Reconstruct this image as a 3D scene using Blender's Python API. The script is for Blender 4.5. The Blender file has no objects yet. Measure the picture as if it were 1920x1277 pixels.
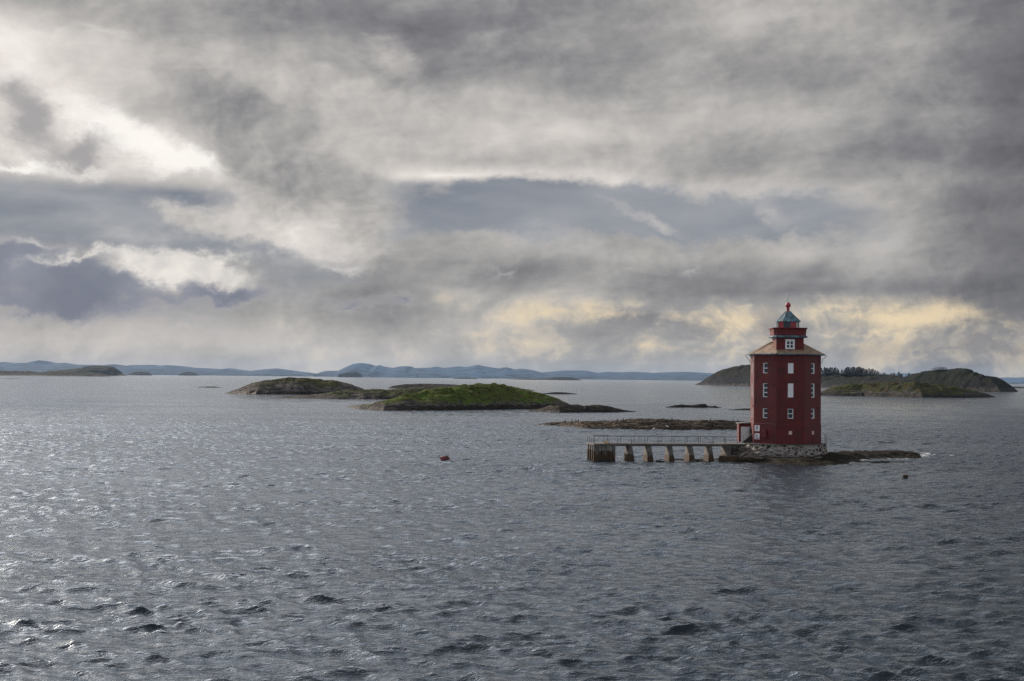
import bpy, bmesh, math, random
import numpy as np
from mathutils import Matrix, Vector, Euler

S = bpy.context.scene
R = math.radians
# ------------------------------------------------------------------ camera
FPX = 2667.0                      # 50 mm lens on a 36 mm sensor, in photo pixels
CAMH = 10.5
PITCH, ROLL = R(1.50), R(0.60)
cam = bpy.data.cameras.new('camera')
cam.lens = 50.0; cam.sensor_width = 36.0
cam.clip_start = 0.5; cam.clip_end = 60000
camo = bpy.data.objects.new('camera', cam)
S.collection.objects.link(camo)
CM = Matrix.Rotation(R(90) + PITCH, 3, 'X') @ Matrix.Rotation(ROLL, 3, 'Z')
camo.matrix_world = Matrix.Translation((0, 0, CAMH)) @ CM.to_4x4()
S.camera = camo
S.render.resolution_x = 1024; S.render.resolution_y = 681
S.view_settings.view_transform = 'Standard'
S.view_settings.look = 'None'
S.view_settings.exposure = 0.0
S.view_settings.gamma = 1.0
S.cycles.use_denoising = True
S.cycles.denoising_prefilter = 'NONE'
S.cycles.max_bounces = 6
S.cycles.diffuse_bounces = 3
S.cycles.glossy_bounces = 3
S.cycles.transparent_max_bounces = 8
S.cycles.volume_bounces = 2
S.cycles.sample_clamp_indirect = 1.6
S.cycles.sample_clamp_direct = 2.8

def ray(x, y):
    d = CM @ Vector(((x - 960) / FPX, -(y - 638.5) / FPX, -1))
    return d.x / d.y, d.z / d.y
def W(x, y, Y):
    dx, dz = ray(x, y)
    return Vector((dx * Y, Y, CAMH + dz * Y))
def sea(x, y):
    dx, dz = ray(x, y)
    Y = -CAMH / dz
    return Vector((dx * Y, Y, 0))

# ------------------------------------------------------------------ world: cloudy sky
SUN_AZ, SUN_EL = R(-42), R(24)    # azimuth from +Y (right positive)
world = bpy.data.worlds.new('World'); S.world = world
world.use_nodes = True
world.cycles.sampling_method = 'MANUAL'
world.cycles.sample_map_resolution = 1024
wt = world.node_tree; wt.nodes.clear()

class G:
    """small helper for writing node graphs"""
    def __init__(s, tree): s.t = tree
    def n(s, kind, **kw):
        o = s.t.nodes.new(kind)
        for k, v in kw.items(): setattr(o, k, v)
        return o
    def put(s, sock, v):
        if v is None: return
        if isinstance(v, bpy.types.NodeSocket): s.t.links.new(v, sock)
        elif isinstance(v, (tuple, list)) and len(v) == 3 and sock.type == 'RGBA': sock.default_value = (*v, 1)
        else: sock.default_value = v
    def m(s, op, a, b=None, c=None, clamp=False):
        o = s.n('ShaderNodeMath', operation=op, use_clamp=clamp)
        s.put(o.inputs[0], a); s.put(o.inputs[1], b); s.put(o.inputs[2], c)
        return o.outputs[0]
    def v(s, op, a, b=None, scale=None):
        o = s.n('ShaderNodeVectorMath', operation=op)
        s.put(o.inputs[0], a); s.put(o.inputs[1], b)
        if scale is not None: s.put(o.inputs['Scale'], scale)
        return o.outputs[0]
    def comb(s, x, y, z=0.0):
        o = s.n('ShaderNodeCombineXYZ'); s.put(o.inputs[0], x); s.put(o.inputs[1], y); s.put(o.inputs[2], z)
        return o.outputs[0]
    def sep(s, v):
        o = s.n('ShaderNodeSeparateXYZ'); s.put(o.inputs[0], v); return o.outputs
    def noise(s, vec, scale, detail=4, rough=0.55, dist=0.0, col=False, lac=2.0):
        o = s.n('ShaderNodeTexNoise'); s.put(o.inputs['Vector'], vec)
        o.inputs['Scale'].default_value = scale; o.inputs['Detail'].default_value = detail
        o.inputs['Roughness'].default_value = rough; o.inputs['Distortion'].default_value = dist
        o.inputs['Lacunarity'].default_value = lac
        return o.outputs['Color' if col else 'Fac']
    def mapv(s, vec, loc=(0, 0, 0), rot=0.0, scale=(1, 1, 1), kind='POINT'):
        o = s.n('ShaderNodeMapping', vector_type=kind); s.put(o.inputs[0], vec)
        o.inputs['Location'].default_value = loc
        o.inputs['Rotation'].default_value = (0, 0, rot)
        o.inputs['Scale'].default_value = scale
        return o.outputs[0]
    def mix(s, f, a, b, blend='MIX'):
        o = s.n('ShaderNodeMix', data_type='RGBA', blend_type=blend)
        s.put(o.inputs[0], f); s.put(o.inputs[6], a); s.put(o.inputs[7], b)
        return o.outputs[2]
    def step(s, x, a, b):         # smoothstep a..b -> 0..1
        o = s.n('ShaderNodeMapRange', interpolation_type='SMOOTHSTEP'); s.put(o.inputs[0], x)
        o.inputs[1].default_value = a; o.inputs[2].default_value = b
        return o.outputs[0]
    def lin(s, x, a, b, c=0.0, d=1.0, clamp=True):
        o = s.n('ShaderNodeMapRange', clamp=clamp); s.put(o.inputs[0], x)
        for i, q in enumerate((a, b, c, d)): o.inputs[i + 1].default_value = q
        return o.outputs[0]
    def ramp(s, x, stops, interp='LINEAR'):
        o = s.n('ShaderNodeValToRGB'); s.put(o.inputs[0], x); r = o.color_ramp; r.interpolation = interp
        r.elements[0].position = stops[0][0]; r.elements[0].color = (*stops[0][1], 1)
        r.elements[1].position = stops[-1][0]; r.elements[1].color = (*stops[-1][1], 1)
        for p, c in stops[1:-1]:
            e = r.elements.new(p); e.color = (*c, 1)
        return o.outputs[0]

def rgb(r, g, b):                 # 8-bit display colour -> linear
    f = lambda c: (c / 255 / 12.92) if c / 255 <= 0.04045 else ((c / 255 + 0.055) / 1.055) ** 2.4
    return (f(r), f(g), f(b))

g = G(wt)
tc = g.n('ShaderNodeTexCoord').outputs['Generated']
dx, dy, dz = g.sep(g.v('NORMALIZE', tc))
az = g.m('ARCTAN2', dx, dy)
el = g.m('ARCSINE', dz)
# P: direction in units of 100 photo pixels of arc (1 unit = 2.15 degrees), origin at the horizon straight ahead
U = g.m('MULTIPLY', az, FPX / 100); V = g.m('MULTIPLY', el, FPX / 100)
P = g.comb(U, V, 0.0)
def sky_uv(x, y):
    d = (CM @ Vector(((x - 960) / FPX, -(y - 638.5) / FPX, -1))).normalized()
    return math.atan2(d.x, d.y) * FPX / 100, math.asin(d.z) * FPX / 100
# warps: large slow billows, fine wisps
def warp(vec, scale, amp, detail, rough, stretch=(1, 1, 1), off=(0, 0, 0)):
    c = g.noise(g.mapv(vec, loc=off, scale=stretch), scale, detail, rough, col=True)
    return g.v('ADD', vec, g.v('MULTIPLY', g.v('SUBTRACT', c, (0.5, 0.5, 0.5)), (*amp, 0)))
Pa = warp(P, 0.35, (1.2, .45), 1, 0.5, (0.7, 1.0, 1), (3, 1, 0))
Pc = warp(Pa, 0.9, (1.5, 1.3), 10, 0.62, (0.9, 1.2, 1), (7, 2, 4))       # cumulus-like, ragged
Ps = warp(Pa, 0.5, (1.6, .55), 9, 0.55, (0.5, 1.4, 1), (1, 9, 3))        # stratus-like, streaky
def blob(vec, x, y, rx, ry, rot=0.0):
    u, v = sky_uv(x, y)
    q = g.mapv(vec, loc=(u, v, 0), rot=R(rot), scale=(rx / 62, ry / 62, 1), kind='TEXTURE')
    o = g.n('ShaderNodeTexGradient', gradient_type='QUADRATIC_SPHERE'); g.put(o.inputs[0], q)
    return o.outputs['Fac']
def blobs(vec, lst, base=0.0):
    acc = base
    for (x, y, rx, ry, rot, a) in lst:
        acc = g.m('MULTIPLY_ADD', blob(vec, x, y, rx, ry, rot), a, acc)
    return acc
fine = g.noise(g.mapv(P, scale=(0.6, 1.3, 1), loc=(5, 5, 0)), 1.6, 10, 0.6)
fine0 = g.m('SUBTRACT', fine, 0.5)
streak = g.m('SUBTRACT', g.noise(g.mapv(P, rot=R(-2), scale=(0.16, .8, 1), loc=(2, 8, 1)), 1.3, 8, 0.5, .25), 0.5)
# billows: fractal noise on torn coordinates, and its relief lit from the upper left
def billow(vec, scale, stretch, loc, rough=.58, eps=(-.10, .05, 0)):
    q = g.mapv(vec, scale=stretch, loc=loc)
    n0 = g.noise(q, scale, 9, rough)
    n1 = g.noise(g.v('ADD', q, eps), scale, 9, rough)
    return g.m('SUBTRACT', n0, .5), g.m('SUBTRACT', n0, n1)
Pb = warp(Pa, 1.0, (.35, .3), 3, 0.5, (0.9, 1.2, 1), (7, 2, 4))
Bc, Ec = billow(Pb, .62, (.8, 1.15, 1), (11, 3, 2), .47)
F2 = g.m('SUBTRACT', g.noise(g.mapv(Pc, scale=(.8, 1.2, 1), loc=(6, 1, 9)), 1.5, 9, .6), .5)
Bs, Es = billow(Pa, .8, (.42, 1.5, 1), (4, 13, 7), .5, (-.05, .06, 0))

# --- base deck: soft luminance field (display-space value 0..1)
L = blobs(Ps, [
    (60, 70, 420, 110, 8, .16), (110, 180, 260, 130, -20, .17), (20, 300, 400, 80, 0, .20), (330, 280, 260, 80, -20, .16),
    (60, 10, 420, 60, 0, -.10),
    (1000, 45, 560, 120, -4, -.17), (1380, 50, 260, 110, 0, .12), (780, 60, 380, 110, 0, -.05), (480, 30, 300, 60, 0, -.02),
    (1000, 235, 600, 80, -2, .16), (820, 326, 300, 24, -2, .26), (1180, 342, 380, 34, -4, .16), (1300, 220, 260, 90, 0, .06),
    (700, 250, 300, 90, 0, .05), (1750, 120, 330, 330, 0, -.05), (1950, 250, 240, 500, 0, -.15), (1900, 480, 330, 260, 0, -.08),
    (1450, 250, 300, 160, 10, -.08), (1640, 400, 260, 120, 0, .10), (1230, 140, 200, 60, 0, -.05),
    (850, 490, 620, 60, 0, -.05), (1250, 520, 700, 36, -1, -.09), (1500, 545, 560, 26, -1, -.14), (1600, 480, 400, 40, 0, .05),
    (350, 650, 700, 60, 0, .06), (150, 600, 420, 60, 0, .04), (700, 560, 300, 40, 0, -.05),
], 0.635)
L = g.m('ADD', L, g.m('MULTIPLY', streak, 0.13))
L = g.m('ADD', L, g.m('MULTIPLY', Bs, 0.27))
L = g.m('ADD', L, g.m('MULTIPLY', Bc, 0.28))
L = g.m('ADD', L, g.m('MULTIPLY', Ec, 0.40))
L = g.m('ADD', L, g.m('MULTIPLY', fine0, 0.06))
L = g.m('ADD', L, g.m('MULTIPLY', F2, 0.15))

# value -> colour ramp of the cloud deck
CR = [(0.20, rgb(50, 49, 50)), (0.40, rgb(99, 97, 101)), (0.52, rgb(131, 129, 131)), (0.62, rgb(162, 159, 156)),
      (0.74, rgb(196, 190, 185)), (0.86, rgb(222, 214, 208)), (1.0, rgb(255, 248, 240))]
col = g.ramp(L, CR)

# --- slate-blue gaps / distant deck
bl = blobs(Ps, [(120, 405, 520, 72, 0, 1.9), (430, 410, 300, 80, 0, 1.0), (860, 352, 230, 18, -3, .5), (200, 560, 420, 70, 0, .8), (600, 520, 400, 50, 0, .5)])
bl = g.m('ADD', bl, blobs(Pc, [(900, 385, 280, 52, 3, 1.35), (1180, 405, 380, 62, -2, 1.9), (1440, 420, 220, 46, 0, 1.1), (1480, 390, 60, 40, 0, .5), (740, 395, 120, 60, 0, .9)]))
bl = g.m('ADD', bl, g.m('ADD', g.m('MULTIPLY', fine0, 0.4), g.m('ADD', g.m('MULTIPLY', Bs, 0.6), g.m('MULTIPLY', Bc, 1.3))))
blm = g.step(bl, 0.12, 0.85)
slate = g.mix(g.lin(U, -10, 7), rgb(113, 120, 133), rgb(133, 137, 145))
slate = g.mix(g.lin(g.m('ADD', streak, g.m('MULTIPLY', Bs, 1.2)), -0.15, 0.25), slate, rgb(151, 153, 159))
col = g.mix(blm, col, slate)

# --- big foreground cumulus mass hanging in the middle-left, lit on its lower edge
cm = blobs(Pc, [(400, 190, 300, 110, -25, .9), (560, 330, 230, 130, -25, 1.7), (600, 420, 160, 60, -10, 1.5), (450, 428, 110, 40, 0, 1.3),
                (690, 200, 240, 80, -15, .8), (330, 400, 80, 24, -20, .9), (730, 110, 60, 60, 60, .8)])
cm = g.m('ADD', cm, g.m('ADD', g.m('MULTIPLY', fine0, 0.5), g.m('MULTIPLY', Bc, .9)))
cmm = g.step(cm, 0.10, 1.0)
cmL = blobs(Pc, [(560, 440, 240, 70, -12, .24), (320, 170, 260, 90, -25, -.06), (520, 350, 110, 60, 0, -.07), (640, 180, 330, 90, 0, .03), (740, 120, 120, 60, 0, .05)], 0.60)
cmL = g.m('ADD', cmL, g.m('MULTIPLY', g.m('SUBTRACT', 1.0, g.step(cm, 0.3, 1.3)), 0.12))
cmL = g.m('ADD', cmL, g.m('MULTIPLY', F2, 0.22))
cmL = g.m('ADD', cmL, g.m('ADD', g.m('MULTIPLY', fine0, 0.08), g.m('ADD', g.m('MULTIPLY', Bc, 0.30), g.m('MULTIPLY', Ec, 0.8))))
col = g.mix(cmm, col, g.ramp(cmL, CR))

# --- white-hot breaks of light through the deck, left
hot = blobs(Pc, [(268, 268, 150, 44, -20, 1.75), (20, 305, 240, 22, 0, 1.1), (360, 300, 60, 24, -20, .9), (30, 110, 110, 70, 0, .5), (160, 60, 200, 20, 0, .3), (150, 200, 60, 60, 0, .4)])
hm = g.step(g.m('ADD', hot, g.m('ADD', g.m('MULTIPLY', fine0, 0.5), g.m('MULTIPLY', Bc, 1.3))), 0.05, 1.1)
col = g.mix(g.m('MULTIPLY', hm, .85), col, (1.0, 0.955, 0.90))
# --- dark torn puffs in front of the bright part
dk = blobs(Pc, [(55, 225, 60, 80, 10, 1.5), (150, 285, 90, 34, 20, 1.4), (20, 160, 50, 60, 0, .7)])
dm = g.step(g.m('ADD', dk, g.m('ADD', g.m('MULTIPLY', fine0, 0.6), g.m('MULTIPLY', Bc, 1.0))), 0.15, 1.2)
col = g.mix(g.m('MULTIPLY', dm, 0.85), col, rgb(148, 145, 147))

# --- low left: dark blue cumulus with lit crests, bright cap
lo = blobs(Pc, [(110, 545, 210, 70, -8, 1.9), (380, 545, 210, 28, 0, 1.2), (40, 495, 110, 40, 0, .9), (750, 562, 130, 22, 0, .8), (650, 578, 90, 16, 0, .6)])
lof = g.m('ADD', lo, g.m('ADD', g.m('MULTIPLY', fine0, 0.6), g.m('MULTIPLY', Bc, 1.0)))
lcol = g.mix(g.step(lof, 0.25, 0.85), rgb(172, 168, 169), g.mix(g.step(Bc, -.15, .15), rgb(104, 109, 127), rgb(130, 134, 148)))
col = g.mix(g.step(lof, 0.15, 0.75), col, lcol)
cp = blobs(Pc, [(345, 505, 140, 36, -3, 2.7), (285, 492, 60, 24, 0, .9), (130, 487, 110, 12, 12, .9), (60, 465, 60, 12, -10, .7), (650, 503, 60, 16, 0, 1.2),
                (1190, 400, 150, 22, -22, .9), (1290, 492, 70, 16, 0, 1.1), (940, 510, 60, 14, 0, .8), (1470, 400, 26, 70, 25, .7), (1235, 425, 50, 18, -10, .8)])
cpf = g.m('ADD', cp, g.m('ADD', g.m('MULTIPLY', fine0, 0.7), g.m('MULTIPLY', Bc, 1.2)))
cpm = g.step(cpf, 0.12, 1.25)
cpc = g.mix(g.lin(U, -6, -2), rgb(238, 231, 223), rgb(188, 184, 181))
cpc = g.mix(g.m('MULTIPLY', g.step(Ec, .06, -.10), .6), cpc, rgb(168, 166, 170))
col = g.mix(cpm, col, cpc)

# --- yellow lit band along the horizon, right
yb = blobs(Ps, [(1120, 592, 340, 34, 0, 1.2), (1330, 612, 150, 40, 0, .6), (1720, 590, 330, 28, 0, 1.3), (1680, 640, 330, 46, 0, .6), (1200, 650, 420, 36, 0, .6),
                (900, 640, 220, 44, 0, .4), (1330, 660, 160, 26, 0, .4), (90, 612, 130, 16, 0, .35), (1600, 690, 500, 30, 0, .5)])
yb = g.m('ADD', yb, g.m('MULTIPLY', fine0, 1.0))
yb = g.m('ADD', yb, g.m('MULTIPLY', F2, 3.0))
yb = g.m('ADD', yb, g.m('MULTIPLY', Bc, 2.6))
yb = g.m('ADD', yb, g.m('MULTIPLY', Ec, 2.5))
yb = g.m('ADD', yb, g.m('MULTIPLY', streak, 1.2))
ym = g.m('MULTIPLY', g.step(yb, 0.15, 1.5), g.step(g.m('ADD', V, g.m('MULTIPLY', Bc, .5)), 1.72, 1.38))
ym = g.m('MULTIPLY', ym, g.lin(U, -4, 2.5, .35, 1))
col = g.mix(g.m('MULTIPLY', ym, 0.95), col, rgb(236, 214, 176))
yd = blobs(Pc, [(1290, 628, 130, 14, 0, .9), (1850, 655, 160, 18, 0, 1.2), (1580, 655, 120, 30, 0, .8), (1440, 600, 50, 70, 0, 1.2), (1100, 622, 130, 14, 0, .7), (1500, 625, 60, 30, 0, .6)])
col = g.mix(g.m('MULTIPLY', g.step(g.m('ADD', yd, g.m('ADD', g.m('MULTIPLY', fine0, 0.8), g.m('MULTIPLY', Bc, 1.4))), .1, 1.2), .8), col, rgb(132, 128, 130))
# darker air towards the right, brighter towards the hidden sun
col = g.mix(g.m('MULTIPLY', g.step(U, 6.5, 10.5), .28), col, rgb(62, 60, 62))
sdir = (math.sin(SUN_AZ) * math.cos(SUN_EL), math.cos(SUN_AZ) * math.cos(SUN_EL), math.sin(SUN_EL))
dn = g.n('ShaderNodeVectorMath', operation='DOT_PRODUCT')
g.put(dn.inputs[0], g.v('NORMALIZE', tc)); dn.inputs[1].default_value = sdir
cosd = dn.outputs['Value']
glow = g.m('POWER', g.m('MAXIMUM', cosd, 0.0), 60.0)
# above the frame and behind the viewer: broken overcast, overhead part made brighter left and darker right to light the water
up = g.step(V, 7.1, 10.5)
back = g.step(dy, 0.55, -0.1)
hn = g.noise(g.mapv(g.v('NORMALIZE', tc), scale=(1, 1, 2)), 3.0, 6, 0.55)
over = g.ramp(hn, [(0.3, rgb(112, 119, 132)), (0.5, rgb(165, 166, 172)), (0.7, rgb(205, 202, 200))])
overb = g.ramp(hn, [(0.3, rgb(135, 141, 153)), (0.5, rgb(165, 168, 175)), (0.7, rgb(200, 200, 200))])
over = g.v('SCALE', over, scale=g.lin(az, -.6, .42, 4.3, .32))
col = g.mix(up, col, over)
col = g.mix(back, col, overb)
col = g.mix(1.0, col, g.v('SCALE', (1.0, 0.95, 0.88), scale=g.m('MULTIPLY', glow, 3.0)), 'ADD')
# a thin share of clear daylight sky behind the cloud
sk = g.n('ShaderNodeTexSky', sky_type='NISHITA'); sk.sun_disc = False
sk.sun_elevation = SUN_EL; sk.sun_rotation = SUN_AZ
STR = 0.1
tot = g.mix(1.0, g.v('SCALE', col, scale=1.0 / STR), g.v('SCALE', sk.outputs[0], scale=0.03), 'ADD')
bg = g.n('ShaderNodeBackground'); g.put(bg.inputs[0], tot); bg.inputs[1].default_value = STR
wo = g.n('ShaderNodeOutputWorld'); wt.links.new(bg.outputs[0], wo.inputs[0])

# ------------------------------------------------------------------ sun
sun = bpy.data.lights.new('sun', 'SUN'); sun.energy = 4.0; sun.angle = R(4.0); sun.color = (1.0, 0.86, 0.72)
suno = bpy.data.objects.new('sun', sun); S.collection.objects.link(suno)
suno.rotation_euler = (-Vector(sdir)).to_track_quat('-Z', 'Y').to_euler()
# ------------------------------------------------------------------ helpers
def link(o, parent=None):
    S.collection.objects.link(o)
    if parent is not None: o.parent = parent
    return o
def tag(o, label=None, cat=None, group=None, kind=None):
    if label: o['label'] = label
    if cat: o['category'] = cat
    if group: o['group'] = group
    if kind: o['kind'] = kind
    return o
def empty(name, loc=(0, 0, 0), rz=0.0):
    o = bpy.data.objects.new(name, None); o.location = loc; o.rotation_euler = (0, 0, rz)
    o.empty_display_size = 0.5
    return link(o)
def pymesh(name, verts, faces, mat, parent=None, smooth=False):
    me = bpy.data.meshes.new(name); me.from_pydata([tuple(v) for v in verts], [], faces); me.update()
    me.materials.append(mat)
    if smooth: me.polygons.foreach_set('use_smooth', [True] * len(me.polygons))
    return link(bpy.data.objects.new(name, me), parent)
def gridmesh(name, co, wrap, mat, parent=None, cap=False):
    """co: (rows, cols, 3) float array -> quad mesh"""
    n, m = co.shape[:2]
    me = bpy.data.meshes.new(name)
    me.vertices.add(n * m); me.vertices.foreach_set('co', co.reshape(-1).astype(np.float32))
    i = np.arange(n - 1)[:, None]; j = np.arange(m if wrap else m - 1)[None, :]
    j2 = (j + 1) % m
    q = np.stack([i * m + j, i * m + j2, (i + 1) * m + j2, (i + 1) * m + j], -1).reshape(-1, 4)
    nf = len(q)
    me.loops.add(nf * 4); me.loops.foreach_set('vertex_index', q.reshape(-1).astype(np.int32))
    me.polygons.add(nf)
    me.polygons.foreach_set('loop_start', (np.arange(nf) * 4).astype(np.int32))
    me.polygons.foreach_set('loop_total', np.full(nf, 4, np.int32))
    me.polygons.foreach_set('use_smooth', np.ones(nf, bool))
    me.update(); me.validate()
    me.materials.append(mat)
    return link(bpy.data.objects.new(name, me), parent)

def _hash(ix, iy, seed):
    h = (ix.astype(np.int64) * 374761393 + iy.astype(np.int64) * 668265263 + seed * 1442695041) & 0xffffffff
    h = ((h ^ (h >> 13)) * 1274126177) & 0xffffffff
    h = (h ^ (h >> 16)) & 0xffff
    return h / 65535.0
def vnoise(x, y, seed=0):
    ix = np.floor(x); iy = np.floor(y); fx = x - ix; fy = y - iy
    ux = fx * fx * fx * (fx * (fx * 6 - 15) + 10); uy = fy * fy * fy * (fy * (fy * 6 - 15) + 10)
    a = _hash(ix, iy, seed); b = _hash(ix + 1, iy, seed); c = _hash(ix, iy + 1, seed); d = _hash(ix + 1, iy + 1, seed)
    return (a + (b - a) * ux) * (1 - uy) + (c + (d - c) * ux) * uy
def fbm(x, y, octv=5, seed=0, gain=0.5, ridged=False):
    t = 0; amp = 1; tot = 0
    for k in range(octv):
        n = vnoise(x + 17.3 * k, y - 9.1 * k, seed + k)
        if ridged: n = 1 - np.abs(2 * n - 1)
        t = t + amp * n; tot += amp; amp *= gain
        x, y = (x * 1.62 + y * 1.18), (-x * 1.18 + y * 1.62)
    return t / tot

def material(name):
    m = bpy.data.materials.new(name); m.use_nodes = True
    t = m.node_tree; b = t.nodes['Principled BSDF']
    return m, G(t), b
def gpos(g):
    return g.n('ShaderNodeNewGeometry').outputs['Position']
def objc(g):
    return g.n('ShaderNodeTexCoord').outputs['Object']
def bump(g, b, h, strength=1.0, dist=0.05):
    o = g.n('ShaderNodeBump'); g.put(o.inputs['Height'], h)
    o.inputs['Strength'].default_value = strength; o.inputs['Distance'].default_value = dist
    g.t.links.new(o.outputs[0], b.inputs['Normal'])
    return o

# ------------------------------------------------------------------ sea
def make_sea():
    m, g, b = material('sea_water')
    p = gpos(g); sx, sy, sz = g.sep(p)
    flat = g.comb(sx, sy, 0.0)
    # gust patches that roughen or calm the surface
    gust = g.noise(g.mapv(flat, scale=(0.5, 1.0, 1), rot=R(12)), 0.035, 3, 0.55)
    n1 = g.noise(g.mapv(flat, scale=(0.8, 1.25, 1), rot=R(7)), 0.42, 3, 0.6, 0.2)
    n2 = g.noise(g.mapv(flat, scale=(0.5, 1.3, 1), rot=R(-8)), 1.6, 5, 0.66, 0.4)
    n3 = g.noise(g.mapv(flat, scale=(0.6, 1.3, 1), rot=R(12)), 5.0, 3, 0.6, 0.2)
    gl = g.lin(gust, 0.3, 0.7, 0.7, 1.3)
    h = g.m('ADD', g.m('MULTIPLY', n1, 0.17), g.m('ADD', g.m('MULTIPLY', n2, 0.22), g.m('MULTIPLY', n3, 0.045)))
    h = g.m('MULTIPLY', h, gl)
    bo = bump(g, b, h, 1.0, 1.0)
    # capillary chop: tilt of the surface at scales below the mesh
    c1 = g.noise(g.mapv(flat, scale=(0.7, 1.2, 1), rot=R(-8)), 1.3, 5, 0.7, 0.2, col=True)
    c2 = g.noise(g.mapv(flat, scale=(0.9, 1.2, 1), rot=R(25)), 0.33, 3, 0.6, 0.2, col=True)
    tl = g.v('ADD', g.v('MULTIPLY', g.v('SUBTRACT', c1, (0.5, 0.5, 0.5)), (0.08, 0.06, 0)),
             g.v('MULTIPLY', g.v('SUBTRACT', c2, (0.5, 0.5, 0.5)), (0.18, 0.18, 0)))
    c3 = g.noise(g.mapv(flat, scale=(0.35, 1.0, 1), rot=R(5)), 0.09, 4, 0.65, 0.2, col=True)
    c4 = g.noise(g.mapv(flat, scale=(0.30, 1.0, 1), rot=R(-4)), 0.014, 5, 0.65, 0.2, col=True)
    tl = g.v('ADD', tl, g.v('ADD', g.v('MULTIPLY', g.v('SUBTRACT', c3, (0.5, 0.5, 0.5)), (0.07, 0.17, 0)),
             g.v('MULTIPLY', g.v('SUBTRACT', c4, (0.5, 0.5, 0.5)), (0.04, 0.12, 0))))
    nn = g.v('NORMALIZE', g.v('ADD', bo.outputs[0], g.v('SCALE', tl, scale=gl)))
    g.put(b.inputs['Normal'], nn)
    b.inputs['Base Color'].default_value = (0.012, 0.022, 0.034, 1)
    b.inputs['Roughness'].default_value = 0.08
    b.inputs['IOR'].default_value = 2.1
    # Fresnel mirror over dark water
    lwt = g.n('ShaderNodeLayerWeight'); lwt.inputs['Blend'].default_value = 0.5; g.put(lwt.inputs['Normal'], nn)
    fres = g.m('MULTIPLY_ADD', g.m('POWER', lwt.outputs['Facing'], 3.2), 0.98, 0.02, clamp=True)
    df = g.n('ShaderNodeBsdfDiffuse'); df.inputs[0].default_value = (0.010, 0.020, 0.030, 1)
    gls = g.n('ShaderNodeBsdfGlossy'); gls.inputs['Roughness'].default_value = 0.09; gls.inputs[0].default_value = (0.93, 0.97, 1.0, 1)
    g.put(gls.inputs['Normal'], nn)
    mx = g.n('ShaderNodeMixShader'); g.put(mx.inputs[0], fres); g.t.links.new(df.outputs[0], mx.inputs[1]); g.t.links.new(gls.outputs[0], mx.inputs[2])
    out = [q for q in g.t.nodes if q.type == 'OUTPUT_MATERIAL'][0]; g.t.links.new(mx.outputs[0], out.inputs[0])
    # radial grid round the viewpoint, dense where the open water is seen
    rs = [1.0]
    while rs[-1] < 23800:
        r = rs[-1]
        if r < 34: d = 0.8
        elif r < 300: d = min(max(0.09, r * r / (CAMH * 1422) * 0.55), 0.30)
        elif r < 620: d = 0.30 + (r - 300) * 0.0024
        else: d = r * 0.0017 * (1 + r / 900)
        rs.append(r + min(d, 400))
    rs = np.array(rs)
    dr = np.gradient(rs)
    dt = 0.0009
    core = np.arange(-0.47, 0.47, dt)
    rest = np.linspace(0.47, 2 * math.pi - 0.47, 90)
    th = np.concatenate([core, rest[1:-1] if abs(rest[0] - core[-1]) < dt else rest[:-1]])
    wc = np.clip((0.47 - np.abs(th)) / 0.03, 0, 1)      # waves only where the grid can carry them
    X = rs[:, None] * np.sin(th)[None, :]; Y = rs[:, None] * np.cos(th)[None, :]
    nr, nt = X.shape
    act = rs < 1500
    rng = np.random.RandomState(7)
    xa = X[act][:, :len(core)].astype(np.float32); ya = Y[act][:, :len(core)].astype(np.float32)
    sp = np.maximum(dr[act], rs[act] * dt)[:, None].astype(np.float32)
    Z = np.zeros_like(xa); DX = np.zeros_like(xa); DY = np.zeros_like(xa)
    e1 = (0.7 * fbm(xa / 26, ya / 14, 3, 3) + .50).astype(np.float32)
    e2 = (1.0 * fbm(xa / 12, ya / 7, 3, 11) + .42).astype(np.float32)
    wx = (fbm(xa / 8, ya / 4, 3, 31) - .5).astype(np.float32) * 1.2     # breaks up straight crests
    wy = (fbm(xa / 5, ya / 3, 3, 47) - .5).astype(np.float32) * 1.1
    xq = xa + wx; yq = ya + wy
    N = 104
    for k in range(N):
        lam = 0.36 * (6.5 / 0.36) ** ((k + rng.rand()) / N)
        ang = R(-100) + rng.randn() * R(27)              # travelling towards the viewer, a little across
        kk = 2 * math.pi / lam
        slope = 0.068 * math.exp(-(math.log(lam / 1.15) / 0.66) ** 2) + (0.010 if lam < 2 else 0.016) * (0.75 + 0.5 * rng.rand())
        
        a = slope / kk
        w = np.clip((lam / sp - 2.2) / 2.6, 0, 1)
        if w.max() <= 0: continue
        cx, cy = math.cos(ang), math.sin(ang)
        ph = kk * (xq * cx + yq * cy) + rng.rand() * 6.283
        e = (e1 if lam > 1.8 else e2) * w * a
        Z += e * np.cos(ph)
        s = -e * np.sin(ph) * .85
        DX += s * cx; DY += s * cy
    co = np.zeros((nr, nt, 3))
    co[..., 0] = X; co[..., 1] = Y
    na = act.sum()
    f = wc[:len(core)][None, :]
    co[:na, :len(core), 2] += Z * f
    co[:na, :len(core), 0] += DX * f; co[:na, :len(core), 1] += DY * f
    # clockwise angle -> flip the columns so that normals point up
    co = co[:, ::-1]
    o = gridmesh('sea', co, True, m)
    bm = bmesh.new(); bm.from_mesh(o.data); bm.verts.ensure_lookup_table()
    f = bm.faces.new([bm.verts[i] for i in range(nt)])
    f.normal_update()
    if f.normal.z < 0: f.normal_flip()
    bm.to_mesh(o.data); bm.free()
    tag(o, 'choppy grey open sea with dark wavelet troughs', kind='structure')
    return o
sea_o = make_sea()

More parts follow.
